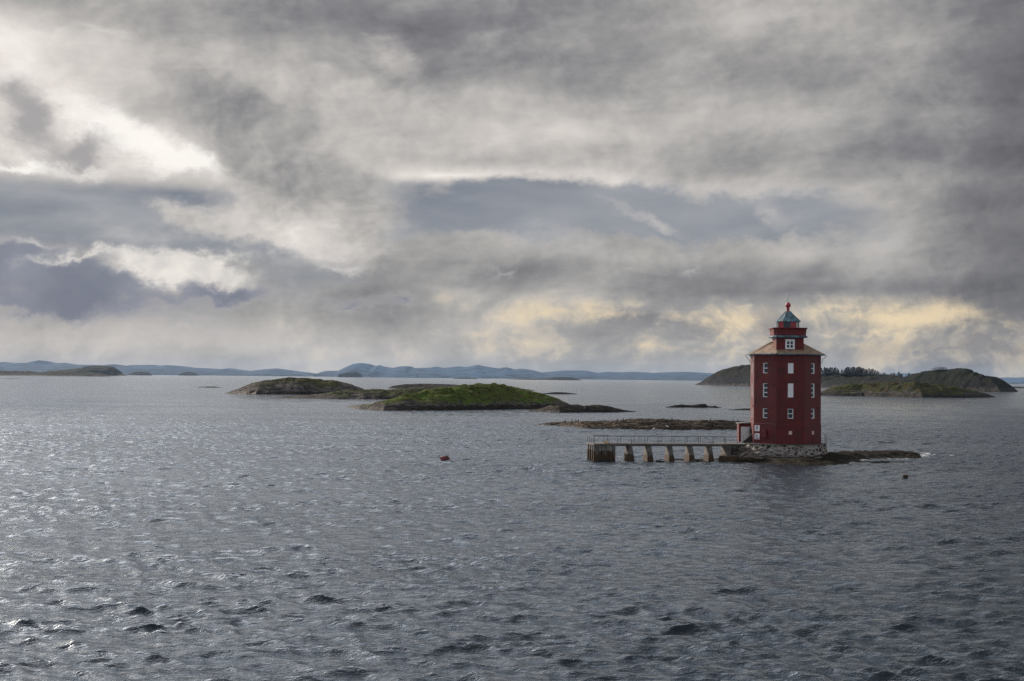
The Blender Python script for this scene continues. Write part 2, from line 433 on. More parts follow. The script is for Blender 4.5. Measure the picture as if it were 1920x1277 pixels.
# ------------------------------------------------------------------ islands, skerries, hills
def rock_mat(name, tide=0.7, rock=2.0, grass=(0.035, 0.05, 0.014), grass2=(0.07, 0.055, 0.025), stone=(0.17, 0.15, 0.14),
             stone2=(0.09, 0.08, 0.075), weed=(0.035, 0.02, 0.008), cover=0.5, sc=1.0, bstr=1.0, wet=(0.012, 0.010, 0.009)):
    m, g, b = material(name)
    p = gpos(g); sx, sy, sz = g.sep(p)
    geo = g.n('ShaderNodeNewGeometry'); nz = g.sep(geo.outputs['Normal'])[2]
    ps = g.mapv(p, scale=(1, 1, 1.6))
    big = g.noise(ps, 0.11 / sc, 5, 0.6)
    mid = g.noise(ps, 0.55 / sc, 6, 0.65)
    fin = g.noise(ps, 2.6 / sc, 5, 0.7)
    lay = g.noise(g.mapv(p, rot=R(8), scale=(0.12, 0.5, 2.2)), 1.1 / sc, 5, 0.65, 0.4)      # bedding of the rock
    vo = g.n('ShaderNodeTexVoronoi', feature='DISTANCE_TO_EDGE'); g.put(vo.inputs[0], g.mapv(p, rot=R(20), scale=(0.25, 0.6, 1.2)))
    vo.inputs['Scale'].default_value = 0.9 / sc
    crack = g.step(vo.outputs['Distance'], 0.0, 0.07)
    st = g.mix(g.step(lay, 0.36, 0.66), stone2, stone)
    st = g.mix(g.m('MULTIPLY', g.step(big, 0.5, 0.62), .5), st, tuple(c * 1.35 for c in stone))
    st = g.mix(g.m('SUBTRACT', 1.0, crack), st, tuple(c * .4 for c in stone2))
    zz = g.m('ADD', sz, g.m('MULTIPLY', g.m('SUBTRACT', mid, 0.5), tide * 2.2))
    wd = g.mix(g.step(fin, 0.42, 0.62), wet, weed)
    c = g.mix(g.step(zz, tide * 0.75, tide * 1.25), wd, st)
    gr = g.mix(g.step(mid, 0.40, 0.62), grass, grass2)
    gr = g.mix(g.m('MULTIPLY', g.step(fin, 0.5, 0.75), 0.55), gr, tuple(x * 0.4 for x in grass))
    gr = g.mix(g.m('MULTIPLY', g.step(big, 0.50, 0.62), 0.6), gr, tuple(x * 1.5 for x in grass))
    hz = g.m('ADD', g.m('DIVIDE', sz, rock), g.m('MULTIPLY', g.m('SUBTRACT', g.m('ADD', g.m('MULTIPLY', big, .6), g.m('MULTIPLY', lay, .6)), 0.6), 4.6))
    hz = g.m('ADD', hz, g.m('MULTIPLY', g.m('SUBTRACT', nz, 0.8), 1.5))
    gm = g.step(hz, 1.35 - cover, 1.75 - cover)
    c = g.mix(gm, c, gr)
    c = g.mix(g.m('MULTIPLY', g.step(g.noise(g.mapv(p, scale=(.5, 1, 2)), .9 / sc, 7, .72), .49, .60), .75), c, (0.012, 0.013, 0.009))
    g.put(b.inputs['Base Color'], c)
    b.inputs['Roughness'].default_value = 0.85
    g.put(b.inputs['Roughness'], g.lin(g.step(zz, tide * 0.6, tide * 1.2), 0, 1, 0.6, 0.9))
    b.inputs['Specular IOR Level'].default_value = 0.12
    h = g.m('ADD', g.m('MULTIPLY', mid, 1.0), g.m('ADD', g.m('MULTIPLY', fin, 0.45), g.m('MULTIPLY', lay, 0.8)))
    h = g.m('ADD', h, g.m('MULTIPLY', crack, 0.25))
    bump(g, b, h, bstr, 0.7 * sc)
    return m

def interp(x, pts):
    pts = sorted(pts); return np.interp(x, [p[0] for p in pts], [p[1] for p in pts])
TERR = []
def island(name, top, mat, base=None, Y=None, depth=None, label=None, rough=0.16, tr=0.45, pw=0.75, seed=1,
           cols=None, rows=60, nsc=None, sub=0.8, endp=0.5, layer=0.3):
    xs0, xs1 = top[0][0], top[-1][0]
    n = cols or int(max(40, min(420, (xs1 - xs0) * 0.9)))
    xs = np.linspace(xs0, xs1, n)
    yt = interp(xs, top)
    if Y is None:
        Yf = np.array([sea(x, y).y for x, y in zip(xs, interp(xs, base))])
    else: Yf = np.full(n, float(Y))
    length = (xs1 - xs0) / FPX * Yf.mean()
    D = depth or length * 0.55
    s = np.linspace(0, 1, n)
    Ds = D * np.clip(1 - (2 * s - 1) ** 2, 0, 1) ** endp + 0.02 * D
    Ds *= 0.92 + 0.16 * fbm(s * 6, s * 0 + seed, 3, seed)
    Yf = Yf + (D * 0.05) * (fbm(s * 9, s * 0 + 5, 3, seed + 4) - 0.5)
    Yr = Yf + tr * Ds
    xr = np.array([ray(x, y)[0] for x, y in zip(xs, yt)]) * Yr
    H = np.array([CAMH + ray(x, y)[1] * Yq for x, y, Yq in zip(xs, yt, Yr)])
    H = np.maximum(H, 0.15)
    t = np.linspace(-0.06, 1.06, rows)[:, None]
    gt = np.where(t < tr, np.sin(np.clip(t / tr, 0, 1) * np.pi / 2), np.cos(np.clip((t - tr) / (1 - tr), 0, 1) * np.pi / 2))
    gt = np.clip(gt, 0, 1) ** pw
    XX = np.broadcast_to(xr[None, :], (rows, n)).copy()
    YY = Yf[None, :] + t * Ds[None, :]
    ns = nsc or max(4.0, H.max() * 1.6)
    a = fbm(XX / ns, YY / ns, 6, seed, 0.52)
    rg = fbm(XX / (ns * 0.9) + 3, YY / (ns * 0.35) + 7, 5, seed + 9, 0.55, ridged=True)
    env = np.clip(gt * 1.6, 0, 1)
    mod = 1 + env * (rough * 2.4 * (a - 0.5) + layer * (rg - 0.62)) * (1 - 0.55 * np.exp(-((t - tr) / 0.12) ** 2))
    ZZ = -sub + (H[None, :] + sub) * gt * mod
    # jagged shoreline
    XX += (fbm(XX / ns * 2, YY / ns * 2, 3, seed + 21) - .5) * ns * 0.25 * (1 - gt)
    YY = YY + (fbm(XX / ns * 2, YY / ns * 2, 4, seed + 22) - .5) * ns * 0.35 * (1 - gt)
    co = np.stack([XX, YY, ZZ], -1)
    o = gridmesh(name, co, False, mat)
    tag(o, label, kind='structure')
    TERR.append(co)
    return co
def ground_at(co, x, y):
    d = (co[..., 0] - x) ** 2 + (co[..., 1] - y) ** 2
    i = np.unravel_index(np.argmin(d), d.shape)
    return co[i][2]

M_green = rock_mat('green_turf_rock', tide=1.5, rock=1.9, cover=.35, sc=1.1, grass=(0.072, 0.120, 0.016), grass2=(0.115, 0.105, 0.030))
M_olive = rock_mat('olive_heath_rock', tide=1.6, rock=5.5, cover=0.5, sc=1.8, grass=(0.060, 0.070, 0.020), grass2=(0.095, 0.078, 0.034), stone=(0.18, 0.155, 0.145))
M_low = rock_mat('low_island_rock', tide=1.0, rock=2.4, cover=0.5, sc=1.3, grass=(0.045, 0.058, 0.018), grass2=(0.075, 0.062, 0.028))
M_dark = rock_mat('dark_skerry_rock', tide=1.1, rock=60, cover=-2.0, sc=0.9, stone=(0.055, 0.045, 0.038), stone2=(0.03, 0.026, 0.023), weed=(0.03, 0.018, 0.009))
M_brown = rock_mat('brown_skerry_rock', tide=0.45, rock=60, cover=-2.0, sc=0.8, stone=(0.15, 0.115, 0.085), stone2=(0.06, 0.05, 0.036), weed=(0.085, 0.04, 0.015))
M_hill = rock_mat('heath_hill', tide=4, rock=12, cover=0.6, sc=7, grass=(0.013, 0.015, 0.006), grass2=(0.030, 0.021, 0.010), stone=(0.040, 0.038, 0.04), stone2=(0.015, 0.015, 0.018))
M_head = rock_mat('dark_green_headland', tide=5, rock=9, cover=.8, sc=4, grass=(0.007, 0.013, 0.003), grass2=(0.015, 0.014, 0.005), stone=(0.013, 0.012, 0.014), stone2=(0.006, 0.006, 0.007))
M_front = rock_mat('grassy_shore_island', tide=2.2, rock=3.4, cover=0.6, sc=2.4, grass=(0.036, 0.050, 0.010), grass2=(0.070, 0.046, 0.016), stone=(0.09, 0.082, 0.08))
M_far = rock_mat('far_heath', tide=3, rock=14, cover=0.7, sc=16, grass=(0.03, 0.034, 0.02), grass2=(0.05, 0.045, 0.03), stone=(0.08, 0.075, 0.075), stone2=(0.05, 0.048, 0.05))
M_mtn = rock_mat('haze_blue_mountain', tide=5, rock=60, cover=0.5, sc=90, grass=(0.055, 0.10, 0.165), grass2=(0.06, 0.10, 0.16), stone=(0.08, 0.115, 0.16), stone2=(0.06, 0.095, 0.14), bstr=.5)  # blue of distant haze put into the grass and stone colours

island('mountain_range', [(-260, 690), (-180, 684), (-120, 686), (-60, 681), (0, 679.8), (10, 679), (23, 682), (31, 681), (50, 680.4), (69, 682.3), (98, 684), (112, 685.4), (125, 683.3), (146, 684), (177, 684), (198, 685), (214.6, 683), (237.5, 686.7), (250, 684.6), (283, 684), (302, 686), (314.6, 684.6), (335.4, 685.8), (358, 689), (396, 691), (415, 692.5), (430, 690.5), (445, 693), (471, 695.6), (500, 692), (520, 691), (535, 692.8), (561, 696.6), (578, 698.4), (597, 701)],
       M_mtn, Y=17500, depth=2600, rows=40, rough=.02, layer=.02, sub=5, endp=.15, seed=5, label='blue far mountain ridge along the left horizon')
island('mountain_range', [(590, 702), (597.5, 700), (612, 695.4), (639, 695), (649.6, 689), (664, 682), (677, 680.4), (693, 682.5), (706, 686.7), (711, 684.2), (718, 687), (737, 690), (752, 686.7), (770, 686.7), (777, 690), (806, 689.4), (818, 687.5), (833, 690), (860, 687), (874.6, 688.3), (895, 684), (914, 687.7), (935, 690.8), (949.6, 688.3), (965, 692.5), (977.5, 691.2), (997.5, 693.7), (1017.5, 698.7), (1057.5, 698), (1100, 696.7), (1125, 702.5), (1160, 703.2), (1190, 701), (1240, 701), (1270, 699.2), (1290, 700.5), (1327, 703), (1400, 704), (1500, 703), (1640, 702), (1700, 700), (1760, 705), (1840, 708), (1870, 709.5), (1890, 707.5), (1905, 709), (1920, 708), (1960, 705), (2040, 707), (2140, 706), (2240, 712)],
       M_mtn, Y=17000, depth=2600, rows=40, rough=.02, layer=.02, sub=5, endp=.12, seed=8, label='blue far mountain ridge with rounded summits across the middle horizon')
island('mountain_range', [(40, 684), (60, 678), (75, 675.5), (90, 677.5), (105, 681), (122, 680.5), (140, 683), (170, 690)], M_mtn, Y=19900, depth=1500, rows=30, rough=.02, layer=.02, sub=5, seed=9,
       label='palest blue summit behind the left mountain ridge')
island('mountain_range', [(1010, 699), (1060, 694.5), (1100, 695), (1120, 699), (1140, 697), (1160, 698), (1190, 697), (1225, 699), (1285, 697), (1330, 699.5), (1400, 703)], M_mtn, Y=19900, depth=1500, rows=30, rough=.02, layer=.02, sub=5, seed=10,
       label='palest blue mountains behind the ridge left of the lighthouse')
island('islet', [(635, 702.5), (641, 700.3), (651.7, 697.5), (660, 696.6), (668, 697), (676.7, 701.3), (680, 704.4)], M_far, Y=12500, depth=260, label='small blue dome shaped islet before the middle mountains')
island('islet', [(335, 702), (345, 698.3), (353, 697.3), (365, 698.8), (373, 702.5)], M_far, Y=12500, depth=260, seed=3, label='faint blue islet on the left horizon')
island('islet', [(240, 702.6), (247, 700), (256, 697.5), (265, 696.9), (276, 698), (280, 700), (283.5, 702.8)], M_far, Y=9800, depth=260, seed=4, label='dark flat topped islet right of the far left island')
island('islet', [(850, 709.6), (862, 708.6), (876, 708.2), (888, 708.8), (895, 709.8)], M_far, Y=9000, depth=160, seed=12, label='thin dark skerry on the middle horizon')
island('islet', [(950, 711.6), (965, 710.9), (990, 710.2), (1010, 710.2), (1025, 709.2), (1040, 707.8), (1050, 707.2), (1060, 707.8), (1068.6, 707.2), (1078, 709), (1089, 712.4)], M_far, Y=8200, depth=260, seed=14, label='low dark double humped islet near the middle horizon')
island('island', [(60, 703), (79, 697.5), (116.7, 693.3), (145.8, 691.3), (158, 688), (172, 686.9), (187.5, 686.5), (208, 687.8), (218.8, 693.3), (225, 699.2), (237, 704.5)], M_far, Y=7200, depth=340, rows=50, seed=16, label='far left island with a rounded hump')
island('island', [(-90, 700), (-50, 697), (0, 695.4), (27, 695.8), (60, 697), (75, 699), (90, 697.5), (110, 696.5), (150, 697.8), (180, 699), (195, 702), (207, 705.2)], M_far, Y=5000, depth=260, rows=50, seed=18, label='low dark green island at the far left edge')
island('skerry', [(-60, 709.2), (0, 709.2), (20, 708.8), (36, 709.3), (48, 710.4)], M_dark, Y=2500, depth=22, seed=19, label='thin dark skerry at the left edge')
island('skerry', [(365, 726.8), (374, 725.2), (390, 724.8), (404, 724.9), (418, 726.8)], M_dark, Y=1160, depth=8, seed=20, rows=30, label='thin dark rock slab left of the heath islands')
island('skerry', [(1880, 727), (1893, 725.2), (1920, 725.2), (1980, 724.5), (2050, 727)], M_dark, Y=3000, depth=50, seed=21, label='thin dark skerry behind the headland at the right edge')
# hills behind the lighthouse
P_co = island('hill', [(1303, 721.5), (1316, 716), (1330, 707), (1345, 699), (1360, 693.5), (1380, 688), (1400, 685), (1420, 683), (1450, 682), (1480, 685), (1510, 694), (1537, 702), (1560, 702), (1600, 702), (1640, 704), (1665, 705), (1690, 708), (1720, 709), (1760, 711), (1800, 716)],
              M_hill, base=[(1303, 721.8), (1400, 723.6), (1545, 726.3), (1800, 730)], depth=330, rows=90, rough=.20, layer=.26, seed=22, tr=.5, nsc=32, sub=2, label='rounded heath hill behind the lighthouse')
H_co = island('hill', [(1660, 722), (1680, 714), (1695, 709.5), (1707, 705.5), (1720, 700.5), (1735, 697), (1760, 694.2), (1790, 692), (1806, 691.5), (1820, 694), (1830, 700), (1838, 704.5), (1852, 705), (1866, 708), (1880, 716), (1893, 726), (1904, 734)],
              M_head, base=[(1660, 731), (1840, 734.4), (1904, 734.4)], depth=170, rows=90, rough=.15, layer=.18, seed=23, nsc=20, sub=2, label='dark green headland with a steep right end')
Q_co = island('island', [(1490, 741), (1537, 735.5), (1559.6, 728), (1582.5, 722.7), (1600, 720), (1624, 717.5), (1640, 719), (1666, 718.5), (1707.5, 717), (1728, 717.5), (1770, 721.7), (1801, 728), (1828, 733.8), (1845, 737.3), (1867, 745)],
              M_front, base=[(1490, 741.5), (1537, 741.8), (1602, 742.6), (1707, 745.2), (1790, 745.8), (1867, 745.2)], depth=70, rows=90, rough=.22, layer=.34, seed=24, nsc=10, label='grassy low island in front of the headland, right of the lighthouse')
# skerries and islands in the middle
island('skerry', [(727.5, 727.4), (736, 723.5), (762.5, 720.2), (803, 719.8), (844, 721), (900, 724), (978, 728.6), (1007, 732.4)], M_dark, base=[(727, 728), (850, 729.5), (1007, 732.6)], depth=45, rows=50, seed=25, label='flat grey skerry behind the green island')
island('skerry', [(1012, 738.3), (1030, 736.4), (1048, 735.1), (1066, 736.4), (1083, 738.6)], M_dark, base=[(1012, 738.8), (1083, 739)], depth=10, rows=30, seed=26, label='small dark skerry off the right end of the green island')
island('island', [(421.5, 737.5), (450.6, 728.4), (475, 718.6), (497.5, 714.4), (516, 711.6), (530, 710.2), (542.5, 709), (559, 710.2), (576, 709.7), (597, 712.5), (625, 712.5), (653, 719), (672, 725.6), (690, 733)],
       M_olive, base=[(421, 738), (494, 739.8), (569, 740.3), (690, 740)], depth=62, rows=110, rough=.17, layer=.26, seed=27, nsc=12, label='rounded olive heath island, leftmost of the middle islands')
island('island', [(510, 746.4), (535, 743.4), (578, 740.6), (615.6, 736), (653, 732.2), (681, 730.9), (722.5, 730.3), (760, 730.2), (786, 727.7), (810, 728.5), (850, 738)],
       M_low, base=[(510, 746.7), (625, 748.2), (719, 749), (850, 749.5)], depth=42, rows=90, rough=.24, layer=.38, seed=28, nsc=8, label='long low rocky island between the heath island and the green island')
island('island', [(650, 762.9), (669, 759.6), (698, 757.4), (707, 753.4), (733, 749), (762.5, 739.4), (800, 730.6), (844, 726.2), (888, 722.7), (925.7, 721), (952, 723.3), (978, 730.6), (1007, 736.4), (1033.6, 743.7), (1062.8, 755.4), (1078, 765)],
       M_green, base=[(650, 763.4), (678, 768.3), (727.5, 770.6), (844, 770), (960.7, 767.8), (1078, 766.8)], depth=52, rows=130, rough=.18, layer=.28, seed=29, nsc=5.5, label='bright green turf island with a dark rocky shore')
island('skerry', [(986, 771), (1013, 765.6), (1033.6, 760.3), (1060, 759), (1083, 758.3), (1095, 761.8), (1118, 759.8), (1141.5, 762.1), (1165, 767.6), (1192, 772)],
       rock_mat('bare_brown_rock', tide=0.6, rock=3.0, cover=.2, sc=.9, stone=(0.10, 0.08, 0.065), stone2=(0.04, 0.034, 0.03), grass=(.05, .045, .018), grass2=(.06, .05, .025)), base=[(986, 771.5), (1048, 774), (1135.6, 773.6), (1192, 772.4)], depth=14, rows=80, rough=.2, layer=.4, seed=30, nsc=4, label='bare dark rock at the right end of the green island')
island('skerry', [(1249, 763), (1260.6, 761), (1268, 759), (1284, 758.6), (1300, 759.2), (1315, 758.1), (1322, 758.2), (1327, 760.8), (1341, 761), (1346, 762.8), (1354, 764.5)], M_dark, base=[(1249, 764.2), (1354, 764.7)], depth=7, rows=40, seed=31, rough=.25, layer=.4, nsc=3, label='small black skerry left of the lighthouse')
island('skerry', [(1365, 768.8), (1380.6, 767.3), (1399, 765.7), (1420, 765.5), (1445, 768.6)], M_dark, base=[(1365, 769.2), (1445, 769.6)], depth=5, rows=40, seed=32, rough=.25, nsc=3, label='thin black skerry ending behind the lighthouse')
O_co = island('skerry', [(1001, 797), (1026, 792.8), (1060, 791.2), (1108, 790), (1129, 791.7), (1159, 788.5), (1198, 786.7), (1250, 786), (1278, 787.8), (1324, 789), (1369.5, 790), (1406, 791.2), (1440, 793), (1475, 800)],
       M_brown, base=[(1001, 797.6), (1049, 799.3), (1090, 804.3), (1163, 805.5), (1255, 806.6), (1369.5, 805.9), (1475, 804)], depth=16, rows=110, rough=.22, layer=.5, seed=33, nsc=3.2, sub=.5, label='long flat brown skerry behind the footbridge')
# the rock the lighthouse stands on
M_weed = rock_mat('seaweed_rock', tide=0.75, rock=60, cover=-2.0, sc=0.45, stone=(0.05, 0.038, 0.022), stone2=(0.022, 0.017, 0.011), weed=(0.030, 0.018, 0.005), wet=(0.008, 0.006, 0.004))
S_co = island('lighthouse_rock', [(1330, 866), (1350, 862), (1380, 860), (1410, 859), (1470, 859), (1530, 858), (1551, 849), (1582.5, 849.6), (1617, 847.6), (1653, 845.6), (1692, 846.5), (1715, 848.2), (1728, 852.5)],
       M_weed, base=[(1330, 866), (1351, 867), (1379, 869), (1395, 870), (1450, 874), (1500, 876), (1535, 874.5), (1551, 871.6), (1582.5, 867.7), (1606, 863), (1645, 861.2), (1707, 859.9), (1728, 854)],
       depth=20, rows=160, cols=460, rough=.22, layer=.45, seed=34, nsc=2.6, sub=.4, endp=.35, label='weedy rock shelf that carries the lighthouse')
island('skerry', [(1588, 866.8), (1606, 865.4), (1640, 864.6), (1668, 864.7), (1696, 867)], M_weed, base=[(1588, 867.6), (1640, 869), (1696, 867.6)], depth=3, rows=40, seed=35, rough=.3, layer=.5, nsc=1.5, sub=.2, label='thin weedy ledge awash in front of the lighthouse rock')
island('skerry', [(1236, 862.6), (1262, 861.2), (1300, 861.6), (1330, 860.8), (1362, 859)], M_weed, base=[(1236, 863), (1300, 864), (1362, 864)], depth=3, rows=40, seed=36, rough=.3, layer=.5, nsc=1.5, sub=.2, label='dark ledge awash behind the footbridge piers')

# ------------------------------------------------------------------ haze
def make_haze():
    hz = bpy.data.materials.new('haze_air'); hz.use_nodes = True
    t = hz.node_tree; t.nodes.clear()
    v = t.nodes.new('ShaderNodeVolumePrincipled'); o = t.nodes.new('ShaderNodeOutputMaterial')
    v.inputs['Color'].default_value = (0.48, 0.70, 1.0, 1)
    v.inputs['Density'].default_value = 1.5e-5
    v.inputs['Anisotropy'].default_value = 0.0
    t.links.new(v.outputs[0], o.inputs['Volume'])
    a, z0, z1 = 25000, -8, 215
    vs = [(x, y, z) for z in (z0, z1) for y in (-3000, a) for x in (-14000, 14000)]
    o = pymesh('haze', vs, [(0, 2, 3, 1), (4, 5, 7, 6), (0, 1, 5, 4), (1, 3, 7, 5), (3, 2, 6, 7), (2, 0, 4, 6)], hz)
    tag(o, 'thin blue air over the sea', kind='stuff')
make_haze()
# ------------------------------------------------------------------ mesh builder
class MB:
    def __init__(s): s.v = []; s.f = []
    def add(s, vs, fs):
        n = len(s.v); s.v += [Vector(v) for v in vs]; s.f += [tuple(i + n for i in f) for f in fs]
    def box(s, a, b, M=None):
        (x0, y0, z0), (x1, y1, z1) = a, b
        vs = [(x, y, z) for z in (z0, z1) for y in (y0, y1) for x in (x0, x1)]
        if M is not None: vs = [M @ Vector(v) for v in vs]
        s.add(vs, [(0, 2, 3, 1), (4, 5, 7, 6), (0, 1, 5, 4), (1, 3, 7, 5), (3, 2, 6, 7), (2, 0, 4, 6)])
    def frustum(s, n, r0, r1, z0, z1, c=(0, 0), rot=0.0, c1=None, caps=True):
        c1 = c1 or c
        lo = [(c[0] + r0 * math.cos(rot + 2 * math.pi * k / n), c[1] + r0 * math.sin(rot + 2 * math.pi * k / n), z0) for k in range(n)]
        hi = [(c1[0] + r1 * math.cos(rot + 2 * math.pi * k / n), c1[1] + r1 * math.sin(rot + 2 * math.pi * k / n), z1) for k in range(n)]
        fs = [(k, (k + 1) % n, n + (k + 1) % n, n + k) for k in range(n)]
        if caps: fs += [tuple(range(n - 1, -1, -1)), tuple(range(n, 2 * n))]
        s.add(lo + hi, fs)
    def tube(s, pts, r, n=6):
        pts = [Vector(p) for p in pts]
        for a, b in zip(pts[:-1], pts[1:]):
            d = (b - a); 
            if d.length < 1e-6: continue
            q = d.to_track_quat('Z', 'Y').to_matrix()
            lo = [a + q @ Vector((r * math.cos(6.2832 * k / n), r * math.sin(6.2832 * k / n), 0)) for k in range(n)]
            hi = [p + d for p in lo]
            s.add(lo + hi, [(k, (k + 1) % n, n + (k + 1) % n, n + k) for k in range(n)] + [tuple(range(n - 1, -1, -1)), tuple(range(n, 2 * n))])
    def lathe(s, prof, n=20, c=(0, 0)):
        m = len(prof); vs = []
        for k in range(n):
            a = 6.2831853 * k / n
            vs += [(c[0] + r * math.cos(a), c[1] + r * math.sin(a), z) for r, z in prof]
        fs = []
        for k in range(n):
            k2 = (k + 1) % n
            fs += [(k * m + j, k2 * m + j, k2 * m + j + 1, k * m + j + 1) for j in range(m - 1)]
        s.add(vs, fs)
    def build(s, name, mat, parent=None, smooth=False, bevel=0.0, M=None):
        vs = s.v if M is None else [M @ v for v in s.v]
        o = pymesh(name, vs, s.f, mat, parent, smooth)
        if bevel:
            b = o.modifiers.new('bevel', 'BEVEL'); b.width = bevel; b.segments = 2; b.limit_method = 'ANGLE'
        return o

def simple(name, col, rough=0.7, var=0.25, scale=3.0, bstr=0.2, bd=0.02, metal=0.0, spec=0.5, stains=None):
    m, g, b = material(name)
    p = gpos(g)
    a = g.noise(p, scale, 6, 0.65); c = g.noise(g.mapv(p, scale=(1, 1, 0.22)), scale * 1.3, 4, 0.6)
    f = g.m('ADD', g.m('MULTIPLY', a, 0.6), g.m('MULTIPLY', c, 0.4))
    cc = g.mix(g.step(f, 0.35, 0.65), tuple(x * (1 - var) for x in col), tuple(min(1, x * (1 + var)) for x in col))
    if stains:
        cc = g.mix(g.m('MULTIPLY', g.step(g.noise(g.mapv(p, scale=(1, 1, 0.3), loc=(4, 4, 4)), scale * 0.8, 5, 0.7), 0.56, 0.68), 0.8), cc, stains)
    g.put(b.inputs['Base Color'], cc)
    b.inputs['Roughness'].default_value = rough; b.inputs['Metallic'].default_value = metal
    b.inputs['Specular IOR Level'].default_value = spec
    bump(g, b, g.m('ADD', a, g.m('MULTIPLY', g.noise(p, scale * 7, 3, .6), .3)), bstr, bd)
    return m

def red_plaster(name, col):
    m, g, b = material(name)
    p = gpos(g)
    a = g.noise(p, 0.9, 7, 0.68)
    s1 = g.noise(g.mapv(p, scale=(1.6, 1.6, 0.12)), 1.0, 5, 0.6)        # vertical weather streaks
    f2 = g.noise(p, 7.0, 5, 0.7)
    c = g.mix(g.step(a, 0.36, 0.66), tuple(x * 0.70 for x in col), tuple(x * 1.3 for x in col))
    c = g.mix(g.m('MULTIPLY', g.step(s1, 0.50, 0.70), 0.5), c, (col[0] * .5, col[1] * .9, col[2] * .9))
    c = g.mix(g.m('MULTIPLY', g.step(g.noise(g.mapv(p, loc=(9, 2, 5), scale=(1, 1, .5)), 1.5, 8, 0.72), 0.60, 0.70), .75), c, tuple(x * 0.35 for x in col))
    c = g.mix(g.m('MULTIPLY', g.step(f2, 0.64, 0.76), .15), c, (0.26, 0.13, 0.11))
    g.put(b.inputs['Base Color'], c)
    g.put(b.inputs['Roughness'], g.lin(a, .3, .7, .50, .72))
    b.inputs['Specular IOR Level'].default_value = 0.4
    bump(g, b, g.m('ADD', g.m('MULTIPLY', a, .8), g.m('MULTIPLY', f2, .25)), 0.5, 0.05)
    return m
RED = red_plaster('red_painted_plaster', (0.108, 0.0115, 0.0125))
RED2 = red_plaster('red_painted_wood', (0.125, 0.012, 0.0135))
REDD = simple('dark_red_paint', (0.07, 0.010, 0.010), 0.6)
WHITE = simple('white_paint', (0.84, 0.85, 0.86), 0.5, 0.06, 4)
SHUT = simple('white_shutter_paint', (0.78, 0.80, 0.83), 0.55, 0.08, 3)
PALE = simple('pale_pink_paint', (0.62, 0.50, 0.48), 0.6, 0.1)
DARKM = simple('dark_iron_and_hood_shade', (0.022, 0.022, 0.025), 0.6, 0.3)
GALV = simple('grey_galvanised_steel', (0.10, 0.09, 0.085), 0.45, 0.15, metal=0.3)
VENTP = simple('faded_red_paint', (.20, .07, .065), .6)
ROPE = simple('tan_rope', (0.45, 0.33, 0.18), 0.9)
def glass_dark(name, col=(0.02, 0.035, 0.05)):
    m, g, b = material(name)
    b.inputs['Base Color'].default_value = (*col, 1); b.inputs['Roughness'].default_value = 0.06
    b.inputs['IOR'].default_value = 1.5
    return m
GLASS = glass_dark('dark_window_glass')
def clear_glass():
    m, g, b = material('clear_lantern_glass')
    t = g.n('ShaderNodeBsdfTransparent'); gl = g.n('ShaderNodeBsdfGlossy'); gl.inputs['Roughness'].default_value = 0.03
    t.inputs[0].default_value = (0.90, 0.92, 0.90, 1)
    fr = g.n('ShaderNodeFresnel'); fr.inputs[0].default_value = 1.45
    mx = g.n('ShaderNodeMixShader'); g.put(mx.inputs[0], fr.outputs[0]); g.t.links.new(t.outputs[0], mx.inputs[1]); g.t.links.new(gl.outputs[0], mx.inputs[2])
    out = [n for n in g.t.nodes if n.type == 'OUTPUT_MATERIAL'][0]
    g.t.links.new(mx.outputs[0], out.inputs[0])
    return m
CLEAR = clear_glass()
REDGL = glass_dark('red_lantern_pane', (0.30, 0.010, 0.025))
GREENGL = simple('green_grey_lens', (0.22, 0.33, 0.28), 0.2, .3, 5)
def copper(name):
    m, g, b = material(name)
    p = gpos(g)
    a = g.noise(g.mapv(p, scale=(1, 1, .4)), 2.2, 6, 0.7)
    c = g.ramp(a, [(0.36, (0.035, 0.030, 0.034)), (0.46, (0.045, 0.085, 0.105)), (0.58, (0.085, 0.20, 0.25)), (0.7, (0.20, 0.34, 0.38))])
    g.put(b.inputs['Base Color'], c); b.inputs['Roughness'].default_value = 0.55
    bump(g, b, a, .3, .03)
    return m
COPPER = copper('weathered_copper')
def roofmat():
    m, g, b = material('rusty_slate_roofing')
    p = gpos(g); o = objc(g)
    a = g.noise(p, 1.4, 7, 0.72); f = g.noise(p, 6, 5, .7)
    c = g.ramp(a, [(0.32, (0.10, 0.085, 0.075)), (0.45, (0.22, 0.15, 0.10)), (0.55, (0.36, 0.235, 0.145)), (0.68, (0.30, 0.12, 0.065))])
    c = g.mix(g.m('MULTIPLY', g.step(f, .5, .7), .35), c, (0.44, 0.33, 0.23))
    sx, sy, sz = g.sep(p)
    w = g.m('FRACT', g.m('MULTIPLY', sz, 4.6))
    c = g.mix(g.m('MULTIPLY', g.step(w, 0.85, 1.0), .5), c, (0.05, 0.04, 0.035))
    g.put(b.inputs['Base Color'], c); b.inputs['Roughness'].default_value = 0.6
    bump(g, b, g.m('ADD', w, g.m('MULTIPLY', f, .6)), .5, .04)
    return m
ROOF = roofmat()
